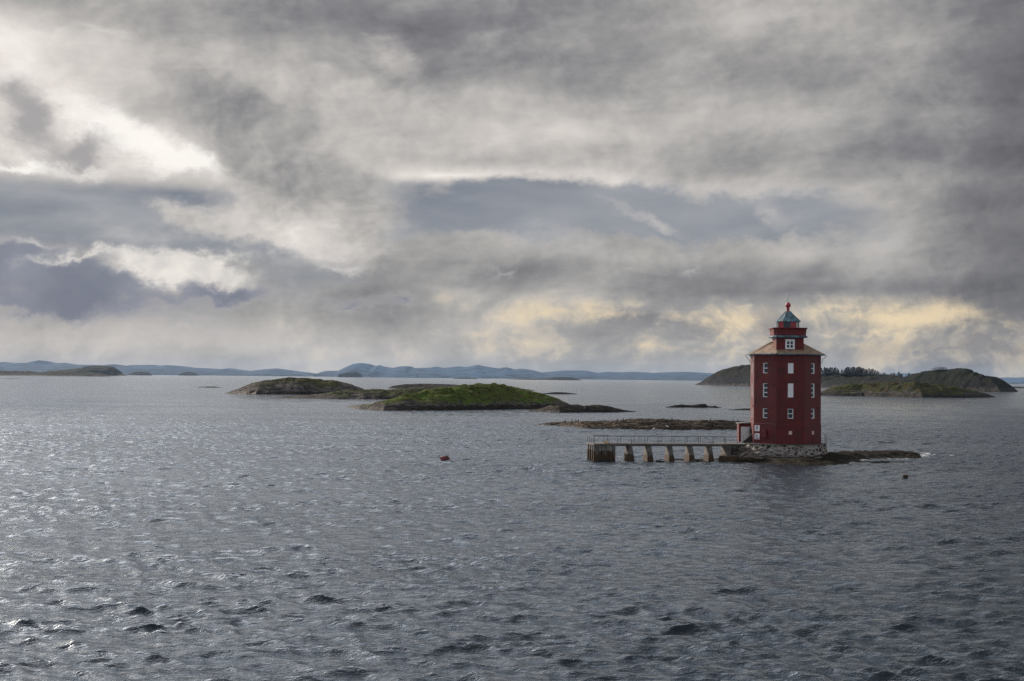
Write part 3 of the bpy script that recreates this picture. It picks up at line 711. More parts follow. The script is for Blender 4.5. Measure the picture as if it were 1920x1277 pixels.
def masonry():
    m, g, b = material('rubble_masonry')
    p = gpos(g)
    pp = g.mapv(g.v('ADD', p, g.v('SCALE', g.noise(p, 1.6, 2, .5, col=True), scale=0.35)), scale=(0.9, 0.9, 1.5))
    vo = g.n('ShaderNodeTexVoronoi', feature='DISTANCE_TO_EDGE'); g.put(vo.inputs[0], pp); vo.inputs['Scale'].default_value = 1.45
    vc = g.n('ShaderNodeTexVoronoi', feature='F1'); g.put(vc.inputs[0], pp); vc.inputs['Scale'].default_value = 1.45
    cell = g.sep(vc.outputs['Color'])[0]
    fin = g.noise(p, 5, 5, .7)
    st = g.ramp(cell, [(0.0, (0.045, 0.033, 0.028)), (0.4, (0.09, 0.065, 0.052)), (0.62, (0.17, 0.135, 0.12)), (0.8, (0.26, 0.24, 0.22)), (1.0, (0.33, 0.31, 0.28))])
    c = g.mix(g.step(g.m('ADD', vo.outputs['Distance'], g.m('MULTIPLY', g.m('SUBTRACT', fin, .5), .12)), 0.05, 0.13), (0.38, 0.36, 0.33), st)
    sz = g.sep(p)[2]
    low = g.step(g.m('ADD', sz, g.m('MULTIPLY', g.m('SUBTRACT', fin, .5), 1.0)), 0.95, 0.35)
    c = g.mix(low, c, (0.022, 0.019, 0.012))
    c = g.mix(g.m('MULTIPLY', g.step(g.noise(p, .6, 5, .7), .52, .68), .35), c, (0.10, 0.075, 0.06))
    g.put(b.inputs['Base Color'], c); b.inputs['Roughness'].default_value = 0.85
    bump(g, b, g.m('ADD', g.m('MULTIPLY', g.step(vo.outputs['Distance'], 0, .2), -1.0), g.m('MULTIPLY', fin, .5)), .8, .08)
    return m
MASON = masonry()
def concrete(name, col=(0.33, 0.31, 0.285), line=1.05):
    m, g, b = material(name)
    p = gpos(g); sz = g.sep(p)[2]
    a = g.noise(p, 1.7, 6, .68); v = g.noise(g.mapv(p, scale=(2.5, 2.5, .25)), 1.5, 4, .6); f = g.noise(p, 9, 4, .65)
    c = g.mix(g.step(a, .35, .65), tuple(x * .62 for x in col), tuple(x * 1.25 for x in col))
    c = g.mix(g.m('MULTIPLY', g.step(v, .5, .68), .55), c, tuple(x * .35 for x in col))
    zz = g.m('ADD', sz, g.m('MULTIPLY', g.m('SUBTRACT', a, .5), .9))
    wd = g.ramp(f, [(.35, (0.012, 0.010, 0.006)), (.5, (0.05, 0.028, 0.012)), (.66, (0.10, 0.055, 0.022))])
    c = g.mix(g.step(zz, line + .08, line - .12), c, wd)
    g.put(b.inputs['Base Color'], c); b.inputs['Roughness'].default_value = 0.85
    bump(g, b, g.m('ADD', a, g.m('MULTIPLY', f, .4)), .5, .05)
    return m
CONC = concrete('weathered_concrete', (0.125, 0.115, 0.105), .85)
CONCD = concrete('dark_weathered_concrete', (0.15, 0.14, 0.13), 0.9)
PILE = concrete('weathered_pile', (0.20, 0.19, 0.18), 1.35)

# ------------------------------------------------------------------ the lighthouse
def face_frame(c, ang, d):
    """matrix: x along the wall, -y outwards, origin on the wall plane; ang turns the face about z"""
    return Matrix.Translation((c[0], c[1], 0)) @ Matrix.Rotation(ang, 4, 'Z') @ Matrix.Translation((0, -d, 0))
def wall_panel(mb, M, w, z0, z1, holes):
    """flat wall with rectangular openings; holes = (x0, x1, z0, z1)"""
    xs = sorted({-w / 2, w / 2, *[h[0] for h in holes], *[h[1] for h in holes]})
    zs = sorted({z0, z1, *[h[2] for h in holes], *[h[3] for h in holes]})
    for xa, xb in zip(xs[:-1], xs[1:]):
        for za, zb in zip(zs[:-1], zs[1:]):
            cx, cz = (xa + xb) / 2, (za + zb) / 2
            if any(h[0] < cx < h[1] and h[2] < cz < h[3] for h in holes): continue
            mb.add([M @ Vector(q) for q in ((xa, 0, za), (xb, 0, za), (xb, 0, zb), (xa, 0, zb))], [(0, 1, 2, 3)])
def reveal(mb, M, h, depth):
    x0, x1, z0, z1 = h
    q = [(x0, z0), (x1, z0), (x1, z1), (x0, z1)]
    for (a, b) in zip(q, q[1:] + q[:1]):
        mb.add([M @ Vector(v) for v in ((a[0], 0, a[1]), (a[0], depth, a[1]), (b[0], depth, b[1]), (b[0], 0, b[1]))], [(0, 1, 2, 3)])
def add_window(root, M, h, rows, cols=1, depth=0.22, trim=0.0):
    x0, x1, z0, z1 = h
    mb = MB(); reveal(mb, M, h, depth + 0.05)
    t = 0.075
    d0, d1 = depth - 0.05, depth
    mb.box((x0, d0, z0), (x0 + t, d1, z1), M); mb.box((x1 - t, d0, z0), (x1, d1, z1), M)
    mb.box((x0 + t, d0, z0), (x1 - t, d1, z0 + t), M); mb.box((x0 + t, d0, z1 - t), (x1 - t, d1, z1), M)
    for k in range(1, rows):
        z = z0 + (z1 - z0) * k / rows; mb.box((x0 + t, d0 + .01, z - .05), (x1 - t, d1, z + .05), M)
    for k in range(1, cols):
        x = x0 + (x1 - x0) * k / cols; mb.box((x - .07, d0 + .006, z0 + t), (x + .07, d1, z1 - t), M)
    if trim:
        mb.box((x0 - trim, -.045, z0 - trim * .9), (x0, -.003, z1 + trim), M); mb.box((x1, -.045, z0 - trim * .9), (x1 + trim, -.003, z1 + trim), M)
        mb.box((x0, -.045, z1), (x1, -.003, z1 + trim), M); mb.box((x0, -.045, z0 - trim * .6), (x1, -.003, z0), M)
        mb.box((x0 - trim * 1.15, -.07, z1 + trim), (x1 + trim * 1.15, -.003, z1 + trim + .05), M)
    w = mb.build('window', WHITE, root)
    gb = MB(); gb.add([M @ Vector(v) for v in ((x0 + .02, depth + .004, z0 + .02), (x1 - .02, depth + .004, z0 + .02), (x1 - .02, depth + .004, z1 - .02), (x0 + .02, depth + .004, z1 - .02))], [(0, 1, 2, 3)])
    gb.build('pane', GLASS, w)
    return w
LX = W(1472, 800, 190.0).x
LH = empty('lighthouse', (LX, 190.0, 0.0), R(-1.9))
tag(LH, 'dark red eight-sided lighthouse with a green capped lantern on a stone base', 'lighthouse')
AP = 4.40; SW = 2 * AP * math.tan(R(22.5))
ZB, ZM, ZT = 2.20, 4.82, 13.93
wl = MB(); lw = MB()
WZ = [(11.45, 12.79), (8.31, 10.14), (5.57, 6.83)]
for k in range(8):
    M = face_frame((0, 0), R(45 * k), AP); M2 = face_frame((0, 0), R(45 * k), AP + .05)
    SW2 = 2 * (AP + .05) * math.tan(R(22.5))
    hw = 0.35
    hs = [(-hw, hw, a, b) for a, b in WZ]
    wall_panel(wl, M, SW, ZM - .02, ZT, hs if k in (0, 1, 6, 7, 2) else hs)
    sm = [(-.21, .21, 3.47, 3.94)] if k in (0, 1) else []
    wall_panel(lw, M2, SW2, ZB, ZM, sm)
    # chamfered ledge between the two walls
    v = [M2 @ Vector((-SW2 / 2, 0, ZM)), M2 @ Vector((SW2 / 2, 0, ZM)), M @ Vector((SW / 2, 0, ZM + .045)), M @ Vector((-SW / 2, 0, ZM + .045))]
    lw.add(v, [(0, 1, 2, 3)])
    for i, (h, nr) in enumerate(zip(hs, (2, 3, 2))):
        if k == 0 and i < 2:
            s = MB(); s.box((h[0], .012, h[2]), (h[1], .06, h[3]), M)
            s.box((h[0] + .0, -.012, h[2] + .0), (h[0] + .045, .011, h[3]), M); s.box((h[1] - .045, -.012, h[2]), (h[1], .011, h[3]), M)
            s.build('shutter', SHUT, LH)
        else: add_window(LH, M, h, nr, depth=.16)
    if sm:
        s = MB(); s.box((sm[0][0], .02, sm[0][2]), (sm[0][1], .08, sm[0][3]), M2); reveal(s, M2, sm[0], .03)
        s.build('vent_cover', PALE, LH)
wl.build('wall', RED, LH); lw.build('lower_wall', RED, LH)
# cover strips along the wall joint, wall anchors, conductor cable, downpipe
cb = MB()
Mf = face_frame((0, 0), 0, AP); Ml = face_frame((0, 0), R(-45), AP); Mr = face_frame((0, 0), R(45), AP); Mll = face_frame((0, 0), R(-90), AP)
cb.tube([Mf @ Vector(q) for q in ((-.38, -.03, 11.4), (-.39, -.03, 9), (-.36, -.03, 6.9), (-.38, -.075, 4.8), (-.38, -.08, 2.2))], 0.010, 5)
cb.build('conductor_cable', VENTP, LH)
dp = MB(); Mr2 = face_frame((0, 0), R(45), AP + .05)
dp.tube([Mr2 @ Vector((.0, -.05, 3.45)), Mr2 @ Vector((.0, -.05, 2.2))], .05, 8); dp.build('waste_pipe', DARKM, LH)
def anchor(M, x, z, s=1.0):
    a = MB(); a.box((x - .03, -.07, z - .16 * s), (x + .03, -.003, z + .16 * s), M); a.box((x - .10, -.075, z + .02), (x + .03, -.005, z + .08), M)
    a.box((x - .03, -.075, z - .14), (x + .08, -.005, z - .08), M)
    a.build('wall_anchor', REDD, LH)
for (M, x, z) in [(Ml, -1.55, 10.9), (Ml, 1.35, 9.9), (Ml, 1.35, 13.2), (Ml, -1.6, 7.7), (Ml, 1.25, 6.9), (Mr, 1.2, 9.9), (Mr, 1.2, 6.9), (Mr, 1.2, 13.1), (Mll, 1.2, 7.1), (Mf, -.95, 10.6), (Mf, .9, 10.45), (Mf, .9, 6.9)]:
    anchor(M, x, z)
# arched hoods on the lower wall
def hood(M, x, mat=None):
    mb = MB(); w, z0, z1, n = .37, 2.95, 3.75, 10
    out = [(x - w, z0)] + [(x - w * math.cos(math.pi * i / n), z1 + w * math.sin(math.pi * i / n)) for i in range(n + 1)] + [(x + w, z0)]
    f = [M @ Vector((a, -.26, b)) for a, b in out]; bk = [M @ Vector((a, 0.02, b)) for a, b in out]
    m = len(out); mb.add(f + bk, [tuple(range(m))] + [(i + 1, i, m + i, m + i + 1) for i in range(m - 1)] + [(0, m - 1, 2 * m - 1, m)])
    mb.build('arched_hood', mat or RED2, LH, bevel=.02)
hood(face_frame((0, 0), R(-45), AP + .05), 0.05); hood(face_frame((0, 0), R(-90), AP + .05), -.15, DARKM)  # second hood near-black: shade on its visible side put into the colour
# roof: octagonal pyramid, soffit, gutter
rf = MB(); RC = 1 / math.cos(R(22.5)); EA = (5.22) ; r0 = R(22.5)
rf.frustum(8, EA, .05, 13.98, 16.60, rot=r0, caps=False)
rf.add([(EA * math.cos(r0 + R(45) * k), EA * math.sin(r0 + R(45) * k), 13.95) for k in range(8)], [tuple(range(7, -1, -1))])
for k in range(8):
    a = r0 + R(45) * k
    rf.tube([(EA * math.cos(a), EA * math.sin(a), 13.99), (.1 * math.cos(a), .1 * math.sin(a), 16.62)], .045, 6)
rf.build('roof', ROOF, LH)
gt = MB()
for k in range(8):
    a, b = r0 + R(45) * k, r0 + R(45) * (k + 1)
    gt.tube([((EA + .05) * math.cos(a), (EA + .05) * math.sin(a), 13.95), ((EA + .05) * math.cos(b), (EA + .05) * math.sin(b), 13.95)], .085, 8)
for a in (r0 + R(180), r0 + R(135), r0 + R(-45), r0 + R(0), r0 + R(-180)):
    c, s = math.cos(a), math.sin(a)
    gt.tube([((EA + .05) * c, (EA + .05) * s, 13.95), ((EA + .22) * c, (EA + .22) * s, 13.85), ((EA + .12) * c, (EA + .12) * s, 13.6), ((EA - .25) * c, (EA - .25) * s, 13.35), ((EA - .32) * c, (EA - .32) * s, 12.95), ((EA - .42) * c, (EA - .42) * s, 12.9)], .035, 6)
gt.build('gutter', COPPER, LH)
# watch room: square tower breaking through the front of the roof
TY = -1.95; TW = 3.57; TH = TW / 2
wr = MB()
for k in range(4):
    M = face_frame((0, TY), R(90 * k), TH)
    wall_panel(wr, M, TW, 13.9, 16.3, [(-.46, .46, 14.74, 15.72)] if k == 0 else [])
wr.build('watch_room', RED2, LH)
add_window(LH, face_frame((0, TY), 0, TH), (-.46, .46, 14.74, 15.72), 2, 2, depth=.10, trim=.15)
for sx in (-1, 1):
    fl = MB(); fl.tube([(sx * (TH + .03), TY - TH + .05, 14.35), (sx * (TH + .03), TY + TH, 15.75)], .05, 6)
    q = [(sx * (TH + .0), TY - TH - .04, 14.33), (sx * (TH + .42), TY - TH - .28, 14.14), (sx * (TH + .42), TY - TH - .10, 14.20), (sx * TH, TY - TH + .2, 14.44)]
    fl.add(q + [(x, y, z + .05) for x, y, z in q], [(3, 2, 1, 0), (4, 5, 6, 7), (0, 1, 5, 4), (1, 2, 6, 5), (2, 3, 7, 6), (3, 0, 4, 7)])
    fl.build('roof_flashing', WHITE, LH)
# canopy skirt, gallery parapet (square with cut corners)
def cutsq(h, c): return [(-h + c, -h), (h - c, -h), (h, -h + c), (h, h - c), (h - c, h), (-h + c, h), (-h, h - c), (-h, -h + c)]
def ring(mb, prof, close=True):
    """prof = [(half, cut, z)...] lofted"""
    rows = [[(x, y + TY, z) for x, y in cutsq(h, c)] for h, c, z in prof]
    base = [v for r in rows for v in r]; n = 8
    fs = [(i * n + k, i * n + (k + 1) % n, (i + 1) * n + (k + 1) % n, (i + 1) * n + k) for i in range(len(rows) - 1) for k in range(n)]
    fs += [tuple(range(n - 1, -1, -1)), tuple(range((len(rows) - 1) * n, len(rows) * n))]
    mb.add(base, fs)
sk_ = MB(); ring(sk_, [(TH + .03, .05, 16.12), (TH + .52, .45, 16.16), (TH + .54, .46, 16.22), (TH + .40, .42, 16.36), (TH + .30, .40, 16.44)]); sk_.build('canopy_skirt', COPPER, LH)
gp = MB(); ring(gp, [(2.10, .42, 16.44), (2.12, .42, 17.02), (2.17, .43, 17.03), (2.17, .43, 17.12), (2.12, .42, 17.14), (2.14, .42, 17.22), (2.29, .45, 17.36), (2.29, .45, 17.44)])
gp.build('gallery_parapet', RED2, LH)
for sx in (-.95, .95):
    pass
# lantern
lc = (0, TY); LR = 1.44; LZ0, LZ1 = 17.44, 18.30
n = 10; off = R(-90 + 4)
ang = [off + 2 * math.pi * (k + .5) / n for k in range(n)]
cornr = [off + 2 * math.pi * k / n for k in range(n)]
for k in range(n):
    a, b = cornr[k], cornr[(k + 1) % n]
    p = MB(); p.add([(LR * math.cos(a), TY + LR * math.sin(a), LZ0), (LR * math.cos(b), TY + LR * math.sin(b), LZ0), (LR * math.cos(b), TY + LR * math.sin(b), LZ1), (LR * math.cos(a), TY + LR * math.sin(a), LZ1)], [(0, 1, 2, 3)])
    mid = ang[k] % (2 * math.pi)
    dg = math.degrees(mid) - 270           # 0 = towards the front, negative = left
    mt = CLEAR
    if -75 < dg < -25 or 5 < dg < 38: mt = REDGL
    elif -25 <= dg <= 5: mt = GLASS
    p.build('lantern_pane', mt, LH)
    q = MB(); q.tube([(LR * math.cos(a), TY + LR * math.sin(a), LZ0 - .01), (LR * math.cos(a), TY + LR * math.sin(a), LZ1 + .01)], .038, 6)
    q.build('lantern_post', REDD if k % 2 else GALV, LH)
ls = MB(); ls.lathe([(0.0, 17.45), (.30, 17.46), (.36, 17.6), (.40, 17.85), (.36, 18.1), (.28, 18.26), (0, 18.28)], 14, lc); ls.build('lens', GREENGL, LH, smooth=True)
lr = MB(); lr.frustum(10, 1.66, .27, 18.32, 19.68, c=lc, rot=off); lr.frustum(10, 1.67, 1.67, 18.26, 18.319, c=lc, rot=off)
for a in cornr: lr.tube([(1.66 * math.cos(a), TY + 1.66 * math.sin(a), 18.33), (.27 * math.cos(a), TY + .27 * math.sin(a), 19.69)], .028, 5)
lr.build('lantern_roof', COPPER, LH)
VENT = simple('bright_red_paint', (0.30, 0.014, 0.025), 0.4, .2)
vt = MB(); vt.lathe([(.24, 19.66), (.19, 19.74), (.19, 20.2), (.33, 20.26), (.36, 20.34), (.35, 20.55), (.26, 20.72), (.10, 20.84), (0, 20.86)], 18, lc); vt.build('ventilator', VENT, LH, smooth=False)
an = MB(); an.tube([(0, TY, 20.84), (0, TY, 21.1)], .03, 6); an.tube([(0.01, TY, 21.08), (.20, TY, 22.0)], .013, 5); an.tube([(0.0, TY, 21.05), (-.16, TY + .1, 21.5)], .009, 5)
an.build('antenna', DARKM, LH)
# porch on the left side with a white door
pm = face_frame((0, 0), R(-90), AP)
ph = MB(); px0, px1 = -5.98, -4.35
yb0, yb1 = 1.2, 3.2
ph.box((px0, yb0, 2.2), (px0 + .26, yb1, 4.62)); ph.box((px1 - .12, yb0, 2.2), (px1 + .15, yb1, 4.62))
ph.box((px0 + .26, yb0, 4.28), (px1 - .12, yb1, 4.62)); ph.box((px0 + .26, yb1 - .1, 2.2), (px1 - .12, yb1 - .002, 4.28))
ph.build('porch', RED2, LH)
pr = MB(); v = [(px0 - .14, yb0 - .15, 4.63), (px1 + .5, yb0 - .15, 4.86), (px1 + .5, yb1 + .2, 4.86), (px0 - .14, yb1 + .2, 4.63)]
pr.add(v + [(a, b, c + .09) for a, b, c in v], [(3, 2, 1, 0), (4, 5, 6, 7), (0, 1, 5, 4), (1, 2, 6, 5), (2, 3, 7, 6), (3, 0, 4, 7)]); pr.build('porch_roof', simple('grey_lead_roofing', (0.22, 0.22, 0.22), .6), LH)
dd = MB(); dd.box((px0 + .26, yb0 + .10, 2.2), (px1 - .12, yb0 + .16, 4.28))
for z in (2.7, 3.3, 3.9): dd.box((px0 + .36, yb0 + .085, z - .2), (px1 - .22, yb0 + .098, z + .2))
d_ = dd.build('door', WHITE, LH)
hn = MB(); hn.tube([(px1 - .3, yb0 + .02, 3.2), (px1 - .3, yb0 + .08, 3.2)], .03); hn.build('door_handle', DARKM, d_)
sl = MB(); sl.box((px1 + .16, yb0 - .02, 2.9), (px1 + .30, yb0 + .2, 4.3)); sl.build('door_frame', WHITE, LH)
# stone base
def plinth():
    mb = MB(); N = 160; rows = 30
    co = np.zeros((rows, N, 3)); th = np.linspace(0, 2 * math.pi, N, endpoint=False)
    tt = ((th + R(22.5)) % R(45)) - R(22.5)
    rad0 = 5.02 / np.cos(tt) * 0.5 + 5.30 * 0.5
    for i in range(rows):
        f = i / (rows - 1); z = 2.16 - 2.5 * f
        r = rad0 + .10 + .28 * f
        x = r * np.cos(th); y = r * np.sin(th)
        nz = fbm(th * 9 + 40, np.full(N, z * 3.0), 4, 5) - .5
        # seam-free by blending the ends
        r = r + nz * .26 * np.clip(np.minimum(i, 99) / 2, 0, 1)
        co[i, :, 0] = r * np.cos(th); co[i, :, 1] = r * np.sin(th); co[i, :, 2] = z
    o = gridmesh('stone_base', co[::-1].copy(), True, MASON, LH)
    for p in o.data.polygons: p.use_smooth = False
    cp_ = MB()
    cp_.add([((rad0[i] + .2) * math.cos(t), (rad0[i] + .2) * math.sin(t), z) for z in (2.12, 2.20) for i, t in enumerate(th)],
            [tuple(range(N, 2 * N)), tuple(range(N - 1, -1, -1))] + [(i, (i + 1) % N, N + (i + 1) % N, N + i) for i in range(N)])
    cp_.build('base_slab', CONC, LH)
plinth()

LM = Matrix.Translation(LH.location) @ Matrix.Rotation(LH.rotation_euler.z, 4, 'Z')
def lw_(v): return LM @ Vector(v)

# ------------------------------------------------------------------ warning signs on the wall
M5 = LM @ face_frame((0, 0), R(-45), AP + .05)
RSGN = simple('red_sign_paint', (0.22, 0.008, 0.02), .5, .1); WSGN = simple('white_sign_enamel', (0.80, 0.80, 0.84), .4, .03); BSGN = simple('black_sign_paint', (0.01, 0.01, 0.012), .5, .1)
def sign(z0, z1, kind, label):
    x0, x1 = -1.62, -.78
    r = empty('warning_sign', M5 @ Vector(((x0 + x1) / 2, -.04, z0)), LH.rotation_euler.z - R(45)); tag(r, label, 'sign', 'warning signs on the lighthouse wall')
    b = MB(); b.box((-.47, 0.0, -.06), (.47, .035, z1 - z0 + .06)); b.build('sign_border', RSGN, r)
    b = MB(); b.box((-.41, -.012, 0), (.41, -.001, z1 - z0)); b.build('sign_board', WSGN, r)
    h = z1 - z0
    def poly(ps, mb): 
        n_ = len(ps); f = [(a * .82, -.02, c * h) for a, c in ps]; k = [(a * .82, -.013, c * h) for a, c in ps]
        mb.add(f + k, [tuple(range(n_))] + [((i + 1) % n_, i, n_ + i, n_ + (i + 1) % n_) for i in range(n_)])
    s = MB()
    if kind == 'bolt':
        poly([(.02, .95), (.16, .95), (.02, .62), (-.08, .55), (-.26, .48)][::-1], s)
        poly([(-.26, .48), (-.12, .46), (.04, .62), (.20, .62), (-.02, .30), (-.10, .33), (.02, .54), (-.10, .57)][::-1], s)
        poly([(.04, .38), (-.04, .40), (-.16, .16), (-.20, .10), (-.12, .08)], s)
    else:
        def bar(a, b_, w):
            a = Vector(a); b_ = Vector(b_); d = (b_ - a).normalized(); nn = Vector((-d.y, d.x)) * w / 2
            poly([tuple(a - nn), tuple(b_ - nn), tuple(b_ + nn), tuple(a + nn)], s)
        bar((-.45, .97), (.12, .22), .085)                        # diagonal bar through the anchor
        bar((-.02, .72), (-.02, .20), .10)                        # shank
        bar((-.16, .66), (.12, .66), .07)                         # stock
        pts = [(.40 * math.cos(R(a)), .36 + .27 * math.sin(R(a))) for a in range(190, 351, 20)]
        for p_, q_ in zip(pts[:-1], pts[1:]): bar(p_, q_, .085)   # arms
        poly([(-.46, .42), (-.30, .28), (-.40, .22)], s); poly([(.46, .42), (.40, .22), (.30, .28)], s)
    s.build('sign_symbol', BSGN, r)
sign(3.80, 4.58, 'bolt', 'upper white sign with a black lightning bolt on the lighthouse wall')
sign(2.74, 3.52, 'anchor', 'lower white sign with a black crossed anchor on the lighthouse wall')

# ------------------------------------------------------------------ stairs, terrace, footbridge, landing stage
# footbridge axis: left end a, right end b (deck level z 2.28)
DZ = 2.28
pa = W(1100, 831.7, 181.2); pb = W(1392, 833.2, 183.9)
ax = Vector((pb.x - pa.x, pb.y - pa.y, 0)); LEN = ax.length; ax.normalize(); BANG = math.atan2(ax.y, ax.x)
BR = empty('footbridge', (pa.x, pa.y, 0), BANG)
tag(BR, 'concrete footbridge on five tapered piers leading to the lighthouse', 'footbridge')
def along(x): # photo x on the front edge of the deck -> distance along the bridge
    dxr = ray(x, 832)[0]; t = (pa.x - dxr * pa.y) / (dxr * ax.y - ax.x); return t
DW = 2.2
dk_ = MB(); dk_.box((along(1142), 0, DZ - .22), (LEN - 1.4, DW, DZ)); dk_.box((along(1142), .25, DZ - .36), (LEN - 1.4, .5, DZ - .221)); dk_.box((along(1142), DW - .5, DZ - .36), (LEN - 1.4, DW - .25, DZ - .221))
dk_.build('deck', CONCD, BR, bevel=.02)
for (t0, t1, b0, b1) in [(555, 635, 530, 665), (775, 850, 748, 880), (1020, 1085, 988, 1115), (1248, 1315, 1213, 1345), (1465, 1530, 1432, 1560)]:
    f = lambda q: along(1080 + q / 6)
    # front (dark) face right part only; the left part is the pier's lit side
    xt0, xt1 = f(t0 + 36), f(t1 + 1); xb0, xb1 = f(b0 + 48), f(b1)
    p = MB(); dt_, db_ = 2.0, 3.1
    lo = [(xb0, -.35, -.6), (xb1, -.35, -.6), (xb1, -.35 + db_, -.6), (xb0, -.35 + db_, -.6)]
    hi = [(xt0, .1, DZ - .36), (xt1, .1, DZ - .36), (xt1, .1 + dt_, DZ - .36), (xt0, .1 + dt_, DZ - .36)]
    p.add(lo + hi, [(3, 2, 1, 0), (4, 5, 6, 7), (0, 1, 5, 4), (1, 2, 6, 5), (2, 3, 7, 6), (3, 0, 4, 7)])
    p.build('bridge_pier', CONC, BR, bevel=.03)
p = MB(); x0, x1 = along(1361), along(1366.5)
p.add([(x0 + .1, 0, -.2), (x1, 0, -.2), (x1, 1.6, -.2), (x0 + .1, 1.6, -.2), (x0, .1, DZ - .225), (x1, .1, DZ - .225), (x1, 1.9, DZ - .225), (x0, 1.9, DZ - .225)],
      [(3, 2, 1, 0), (4, 5, 6, 7), (0, 1, 5, 4), (1, 2, 6, 5), (2, 3, 7, 6), (3, 0, 4, 7)]); p.build('end_support', CONC, BR)
def railing(name, label, y, xs, parent_loc, rot, z=DZ, h=.88, mids=(.45,), r=.028, post=.03, ret=None):
    e = empty(name, parent_loc, rot); tag(e, label, 'railing', 'railings of the footbridge')
    rl = MB()
    for zz in (h,) + mids:
        rl.tube([(xs[0], y, z + zz), (xs[-1], y, z + zz)], r if zz == h else r * .45, 6)
    if ret is not None:
        rl.tube([(xs[0], y, z + h), (xs[0], ret, z + h)], r, 6)
    rl.build('rail', GALV, e)
    for x in xs:
        q = MB(); q.tube([(x, y, z), (x, y, z + h)], post, 6); q.build('post', GALV, e)
    return e
fx = [along(1080 + q / 6) for q in (205, 315, 470, 625, 778, 925, 1080, 1230, 1383, 1533, 1683, 1815)]
bx = [along(1080 + q / 6) * 1.0 + .0 for q in (255, 410, 560, 712, 865, 1020, 1168, 1317, 1468, 1617, 1740)]
railing('railing', 'thin steel railing on the near edge of the footbridge', .08, fx, (pa.x, pa.y, 0), BANG)
railing('railing', 'thin steel railing on the far edge of the footbridge', DW - .08, [x - .22 for x in bx], (pa.x, pa.y, 0), BANG, mids=())
# landing stage of piles at the left end
LS = empty('landing_stage', (pa.x, pa.y, 0), BANG)
tag(LS, 'dark landing stage of close set wet piles at the outer end of the footbridge', 'landing stage')
sx0, sx1 = along(1113), along(1154)
sd = 4.6
s_ = MB(); s_.box((sx0 - .02, -.02, DZ - .26), (sx1 + .02, sd, DZ - .06)); s_.build('platform', CONCD, LS, bevel=.02)
rnd = random.Random(4)
def pile(x, y, w, mat, d=.34, top=DZ - .262):
    q = MB(); jz = rnd.uniform(-.02, .02)
    q.add([(x, y, -.8), (x + w, y, -.8), (x + w, y + d, -.8), (x, y + d, -.8), (x + jz, y, top), (x + w + jz, y, top), (x + w + jz, y + d, top), (x + jz, y + d, top)],
          [(3, 2, 1, 0), (4, 5, 6, 7), (0, 1, 5, 4), (1, 2, 6, 5), (2, 3, 7, 6), (3, 0, 4, 7)])
    q.build('pile', mat, LS, bevel=.03)
xq = sx0
ws = [.30, .33, .28, .34, .30, .26, .33, .36]
gap = (sx1 - sx0 - sum(ws)) / (len(ws) - 1)
for i, w in enumerate(ws):
    pile(xq, rnd.uniform(.0, .10), w, PILE if i % 3 != 1 else CONC); xq += w + max(gap, .03)
for i in range(3): pile(sx0 - .0, 1.35 + i * 1.4, .32, PILE, d=.34)
for i in range(6): pile(sx1 - .30, .62 + i * .66, .30, PILE, d=.36)
for i in range(5): pile(sx0 + .35 + i * .5, sd - .36, .34, PILE)
bk = MB(); bk.box((sx0 + .4, .9, -.5), (sx1 - .4, 1.1, DZ - .27)); bk.build('brace_wall', CONCD, LS)
e = empty('railing', (pa.x, pa.y, 0), BANG); tag(e, 'short railing round the outer end of the landing stage', 'railing', 'railings of the footbridge')
rl = MB(); rl.tube([(sx0 + .05, .1, DZ + .82), (sx0 + .05, sd - .1, DZ + .82), (sx0 + 2.2, sd - .1, DZ + .82)], .018)
rl.build('rail', GALV, e)
for y in (.1, 1.5, 3.0, sd - .1):
    q = MB(); q.tube([(sx0 + .05, y, DZ - .06), (sx0 + .05, y, DZ + .82)], .024); q.build('post', GALV, e)
# coil of rope on the landing stage
rp = MB()
for k in range(4): rp.lathe([(.22 + .02 * k, DZ - .02 + .07 * k), (.36 - .02 * k, DZ - .03 + .07 * k), (.36 - .02 * k, DZ + .05 + .07 * k), (.22 + .02 * k, DZ + .05 + .07 * k), (.22 + .02 * k, DZ - .02 + .07 * k)], 16, (0, 0))
ro = rp.build('rope_coil', ROPE, None); ro.location = Vector((pa.x, pa.y, 0)) + Matrix.Rotation(BANG, 3, 'Z') @ Vector((along(1138), .5, -.03)); tag(ro, 'tan coil of rope lying on the landing stage', 'rope')
